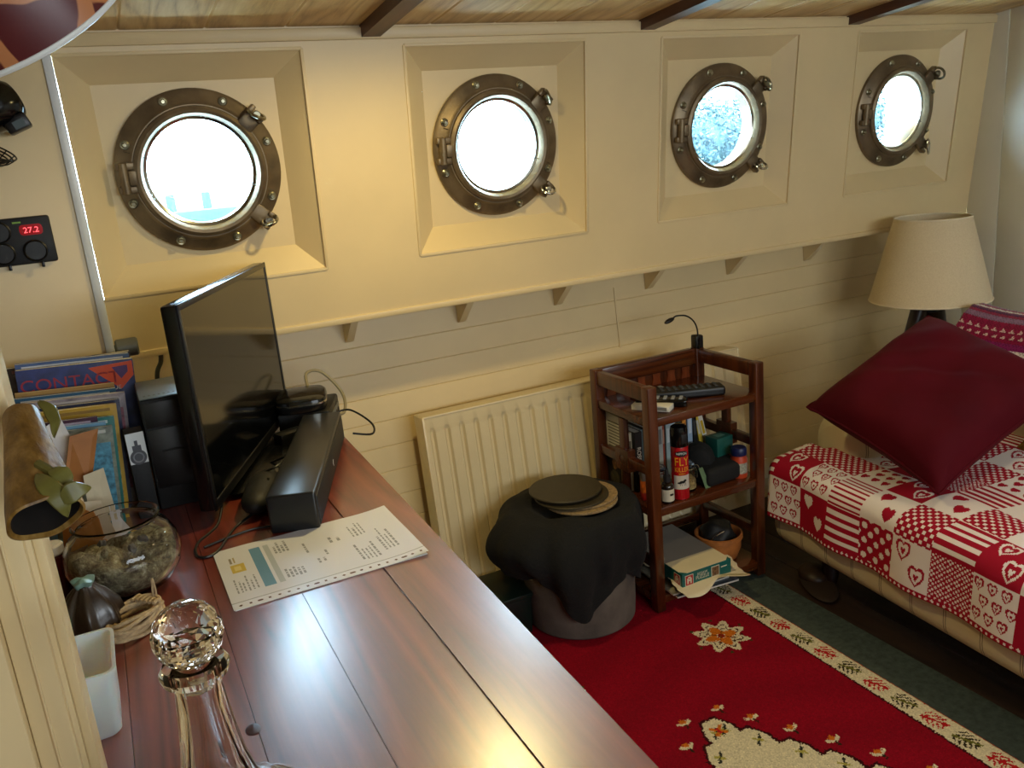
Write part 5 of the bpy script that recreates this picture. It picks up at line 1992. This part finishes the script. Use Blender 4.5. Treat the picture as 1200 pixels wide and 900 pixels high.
MB().ell((0.0006, 0.026, 0.024), (-0.0010, -0.042, 0.026), u=16, v=10).build('coat_print', mat('coat_print', '#3f3a28', 0.6, var=0.3, vscale=60), cv)

# bottom shelf: papers, puzzle box, clay bowl
mz = thing('magazine', 'glossy magazine at the bottom of the pile on the lowest shelf', 'magazine', (1.340, 1.835, S3), -0.10)
MB().span((0, 0, 0), (0.215, 0.27, 0.006), 0.001).build('pages', PAGES, mz, smooth=0)
MB().span((0, -0.0005, 0.006), (0.215, 0.27, 0.0068)).build('cover', mat('magazine_photo', '#3c4650', 0.3, var=0.6, vscale=40), mz)
mz = thing('magazine', 'pale magazine second from the bottom of the pile on the lowest shelf', 'magazine', (1.332, 1.845, S3 + 0.0069), -0.04)
MB().span((0, 0, 0), (0.205, 0.27, 0.005), 0.001).build('pages', PAGES, mz, smooth=0)
MB().span((0, -0.0005, 0.005), (0.205, 0.27, 0.0058)).build('cover', mat('magazine_photo', '#8d8878', 0.3, var=0.5, vscale=30), mz)
NP = 46
P = []
rr = np.random.default_rng(5)
F1 = rr.normal(size=(6, 2)) * 22
F2 = rr.random(6) * 6
for i in range(NP + 1):
    row = []
    for j in range(NP + 1):
        x = -0.115 + 0.235 * i / NP
        y_ = -0.085 + 0.24 * j / NP
        hgt = 0
        for q_ in range(6):
            hgt += abs(((x * F1[q_][0] + y_ * F1[q_][1] + F2[q_]) / PI) % 2 - 1)
        under = (abs(x) < 0.095) and y_ > -0.035
        zz = 0.004 + (0.012 if under else 0.0065 * hgt) + (0 if y_ > -0.02 else -0.10 * (-0.02 - y_) * 0.9)
        row.append((x + 0.010 * math.sin(y_ * 30) + 0.002 * math.sin(j * 0.9), y_ + 0.010 * math.sin(x * 34 + 1) + (0.02 * math.sin(x * 21) if j == 0 else 0), zz))
    P.append(row)
cp = MB().grid(P).build('crumpled_paper', mat('cream_tissue', '#ddd0b0', 0.8, var=0.04), smooth=12)
cp.location = (1.462, 1.875, S3 + 0.0128)
cp.rotation_euler = (0, 0, -0.05)
md = cp.modifiers.new('thickness', 'SOLIDIFY')
md.thickness = 0.0008
tag(cp, 'crumpled cream paper under the puzzle box on the lowest shelf', 'paper')
pz = thing('puzzle_box', 'flat teal-sided puzzle box with a cream and grey top on the lowest shelf', 'box', (1.352, 1.826, S3 + 0.030), -0.02, None)
BWp, BDp, BHp = 0.180, 0.300, 0.048
TEAL = mat('teal_print', '#0c5a54', 0.4, var=0.05)
MB().span((0.0, 0.0, 0), (BWp, BDp, BHp), 0.001).build('body', TEAL, pz, smooth=0)
b = MB()
M = Matrix.Translation((0, 0, BHp))
b.prism([(0.001, 0.020), (0.020, 0.001), (BWp - 0.018, 0.001), (BWp - 0.001, 0.016), (BWp - 0.001, 0.085), (0.001, 0.085)], 0.0008, M)
b.build('cream_panel', mat('cream_board', '#e0d2ac', 0.6, var=0.03), pz)
MB().span((0.001, 0.085, BHp), (BWp - 0.001, BDp - 0.001, BHp + 0.0007)).build('grey_panel', mat('grey_board', '#85817a', 0.6, var=0.03), pz)


def sidebox(fx, fy, x0, x1, z0, z1, nm, m, th=0.0006):
    m_ = MB()
    if fx == 'f':
        m_.span((x0, -th, z0), (x1, 0, z1))
    else:
        m_.span((-th, x0, z0), (0, x1, z1))
    return m_.build(nm, m, pz, smooth=0)


REDP = mat('logo_red', '#a8141c', 0.4)
CREAMP = mat('logo_cream', '#cfc5ac', 0.5)
for face in ('f', 's'):
    x0 = 0.012
    sidebox(face, 0, x0 - 0.002, x0 + 0.028, 0.007, 0.041, 'logo_border', CREAMP)
    sidebox(face, 0, x0, x0 + 0.026, 0.009, 0.039, 'logo_square', REDP, 0.0009)
    m_ = MB()
    for (a, c_, z0, z1) in ((0.005, 0.010, 0.013, 0.031), (0.016, 0.021, 0.013, 0.031), (0.010, 0.016, 0.021, 0.027), (0.0085, 0.0175, 0.030, 0.035)):
        if face == 'f':
            m_.span((x0 + a, -0.0012, z0), (x0 + c_, 0, z1))
        else:
            m_.span((-0.0012, x0 + a, z0), (0, x0 + c_, z1))
    m_.build('logo_mark', CREAMP, pz, smooth=0)
L = MB()
lettering(L, 'JIGSAW', 0.0125, lambda x, y, z: (0.073 + x, -0.0006 - z * .4, 0.034 + y), wx=0.9)
L.build('lettering', CREAMP, pz)
L = MB()
lettering(L, 'PUZZLE', 0.0165, lambda x, y, z: (0.073 + x, -0.0006 - z * .4, 0.022 + y), wx=0.85)
L.build('lettering', CREAMP, pz)
sidebox('f', 0, 0.106, 0.136, 0.009, 0.042, 'picture_border', CREAMP)
sidebox('f', 0, 0.108, 0.134, 0.011, 0.040, 'picture_print', mat('brown_picture', '#5c432c', 0.5, var=0.6, vscale=130), 0.0009)
sidebox('f', 0, 0.142, 0.164, 0.030, 0.033, 'small_print', CREAMP)
cb = thing('clay_bowl', 'terracotta bowl at the right of the lowest shelf', 'bowl', (1.612, 1.975, S3))
MB().lathe([(0, 0), (0.050, 0), (0.058, 0.006), (0.070, 0.040), (0.071, 0.068), (0.076, 0.071), (0.076, 0.084), (0.070, 0.086), (0.064, 0.078), (0.060, 0.04), (0.046, 0.012), (0, 0.010)], seg=56).build('bowl', mat('terracotta', '#b06a30', 0.6, var=0.12, vscale=30, bmp=0.2, bscale=80), cb)
hb = thing('headphones', 'black bundle with a thin pale wire lying in the terracotta bowl', 'headphones', (1.610, 1.975, S3 + 0.030))
MB().ell((0.055, 0.055, 0.046), (0.004, 0.006, 0.044), u=32, v=20, fn=lambda c: 1 + 0.12 * math.sin(c.x * 5 + 1) * math.cos(c.z * 4 + c.y * 3)).build('bundle', BLACKM, hb)
MB().tube([(-0.050, -0.025, 0.050), (-0.038, -0.040, 0.068), (-0.012, -0.045, 0.078)], 0.0016, 6).build('wire', CHROME, hb)

# ================================================================== POUFFE
PXc, PYc = 1.110, 2.012
pf = thing('pouffe', 'round grey-brown felt pouffe standing between desk and shelf unit', 'pouffe', (PXc, PYc, 0.010))
MB().lathe([(0, 0), (0.155, 0), (0.163, 0.008), (0.166, 0.05), (0.167, 0.30), (0.160, 0.325), (0.14, 0.335), (0, 0.338)], seg=64).build('body', mat('grey_felt', '#5c5349', 0.95, var=0.18, vscale=12, bmp=0.4, bscale=200), pf)
P = []
NT = 144


def hemz(t):
    # deepest at the front (towards -y), lifted over the left lobe
    g = math.exp(-(((t - 4.26 + PI) % (2 * PI) - PI) / 0.30) ** 2)
    g2 = math.exp(-(((t - 5.75 + PI) % (2 * PI) - PI) / 0.25) ** 2)
    return 0.150 + 0.018 * math.sin(4 * t + 0.3) + 0.010 * math.sin(9 * t) - 0.062 * g - 0.02 * g2 + 0.035 * max(0, math.cos(t - PI * 0.90))


for i in range(34):
    s = i / 33
    row = []
    for k in range(NT):
        t = 2 * PI * k / NT
        fold = 0.6 * math.sin(6 * t + 0.6 + 1.5 * s) + 0.5 * math.sin(11 * t + 2 - 3 * s) + 0.3 * math.sin(19 * t + 1)
        lump = 0.55 * math.sin(3 * t + 4 * s) + 0.4 * math.sin(7 * t - 6 * s)
        left = max(0, math.cos(t - PI * 1.02)) ** 2
        if s < 0.42:
            r_ = 0.004 + (0.165) * s / 0.42
            z_ = 0.352 + 0.010 * lump * (s / 0.42) + 0.012 * (1 - s / 0.42) + 0.02 * math.exp(-((s - 0.36) / 0.06) ** 2)
        else:
            q_ = (s - 0.42) / 0.58
            bul = math.sin(PI * min(1, q_ * 1.15)) ** 0.7 if q_ * 1.15 < 1 else 0
            hz = hemz(t)
            z_ = 0.368 + (hz - 0.368) * (q_ ** 1.25)
            r_ = 0.176 + 0.026 * bul + 0.017 * fold * (0.3 + q_) + 0.070 * left * math.sin(PI * min(1, q_ * 0.8 + 0.05)) + 0.008 * lump * math.sin(PI * q_)
            r_ = max(r_, 0.173)
        row.append((r_ * math.cos(t), r_ * math.sin(t), z_))
    P.append(row)
b = MB().grid(P, wrap_u=True)
b.raw(P[0], [tuple(range(NT))])
fl_ = b.build('fleece', mat('black_fleece', '#0d0d0a', 0.95, var=0.35, vscale=10, sheen=0.12, bmp=0.5, bscale=160, bdist=0.004), smooth=80)
fl_.location = (PXc, PYc, 0.010)
tag(fl_, 'black fleece jacket dropped over the pouffe', 'jacket')
CORK = mat('cork', '#8d7550', 0.85, var=0.25, vscale=120, bmp=0.3, bscale=300)
OLDISC = mat('olive_brown_leather', '#37301f', 0.5, var=0.08, vscale=30)
zc = 0.392
for (dx_, dy_, r_, h, m, lab) in (
        (0.012, -0.024, 0.106, 0.007, CORK, 'lowest round cork mat in the stack on the black fleece'),
        (0.024, -0.006, 0.106, 0.006, CORK, 'second round cork mat, poking out right under the olive ones'),
        (-0.006, -0.002, 0.108, 0.006, OLDISC, 'lower olive-brown round mat in the stack on the black fleece'),
        (-0.014, 0.018, 0.106, 0.006, OLDISC, 'topmost olive-brown round mat in the stack on the black fleece')):
    b = MB().cyl(r_, h, (0, 0, 0), seg=64, bev=0.0015)
    o = b.build('round_mat', m)
    o.location = (PXc - 0.012 + dx_, PYc + dy_ - 0.020, zc)
    o.rotation_euler = (0.0, 0.0, 0.3)
    tag(o, lab, 'mat', 'round mats on the pouffe')
    zc += h + 0.0006
    if m is OLDISC:
        zc += 0.007
dk = thing('storage_crate', 'dark green box low on the floor behind the pouffe', 'box', (0.815, 2.085, 0.0))
MB().box((0.24, 0.17, 0.13), (0, 0, 0.065), 0.006, taper=1.04).build('body', mat('dark_green_plastic', '#0f1a15', 0.35, var=0.2), dk)
MB().span((-0.128, -0.092, 0.125), (0.128, 0.092, 0.140), 0.004).build('lid', mat('dark_green_lid', '#16241d', 0.3, var=0.2), dk)

# under the sofa
sp_ = thing('slipper', 'brown slipper lying at the far end under the sofa', 'slipper', (1.80, 1.735, -0.004), -0.5)
MB().ell((0.050, 0.115, 0.011), (0, 0, 0.011), u=28, v=10).build('sole', mat('slipper_sole', '#2a1a0e', 0.7), sp_)
MB().ell((0.047, 0.060, 0.030), (0, 0.045, 0.020), u=28, v=14).build('upper', mat('brown_leather', '#2c1a0e', 0.5, var=0.2, vscale=40), sp_)
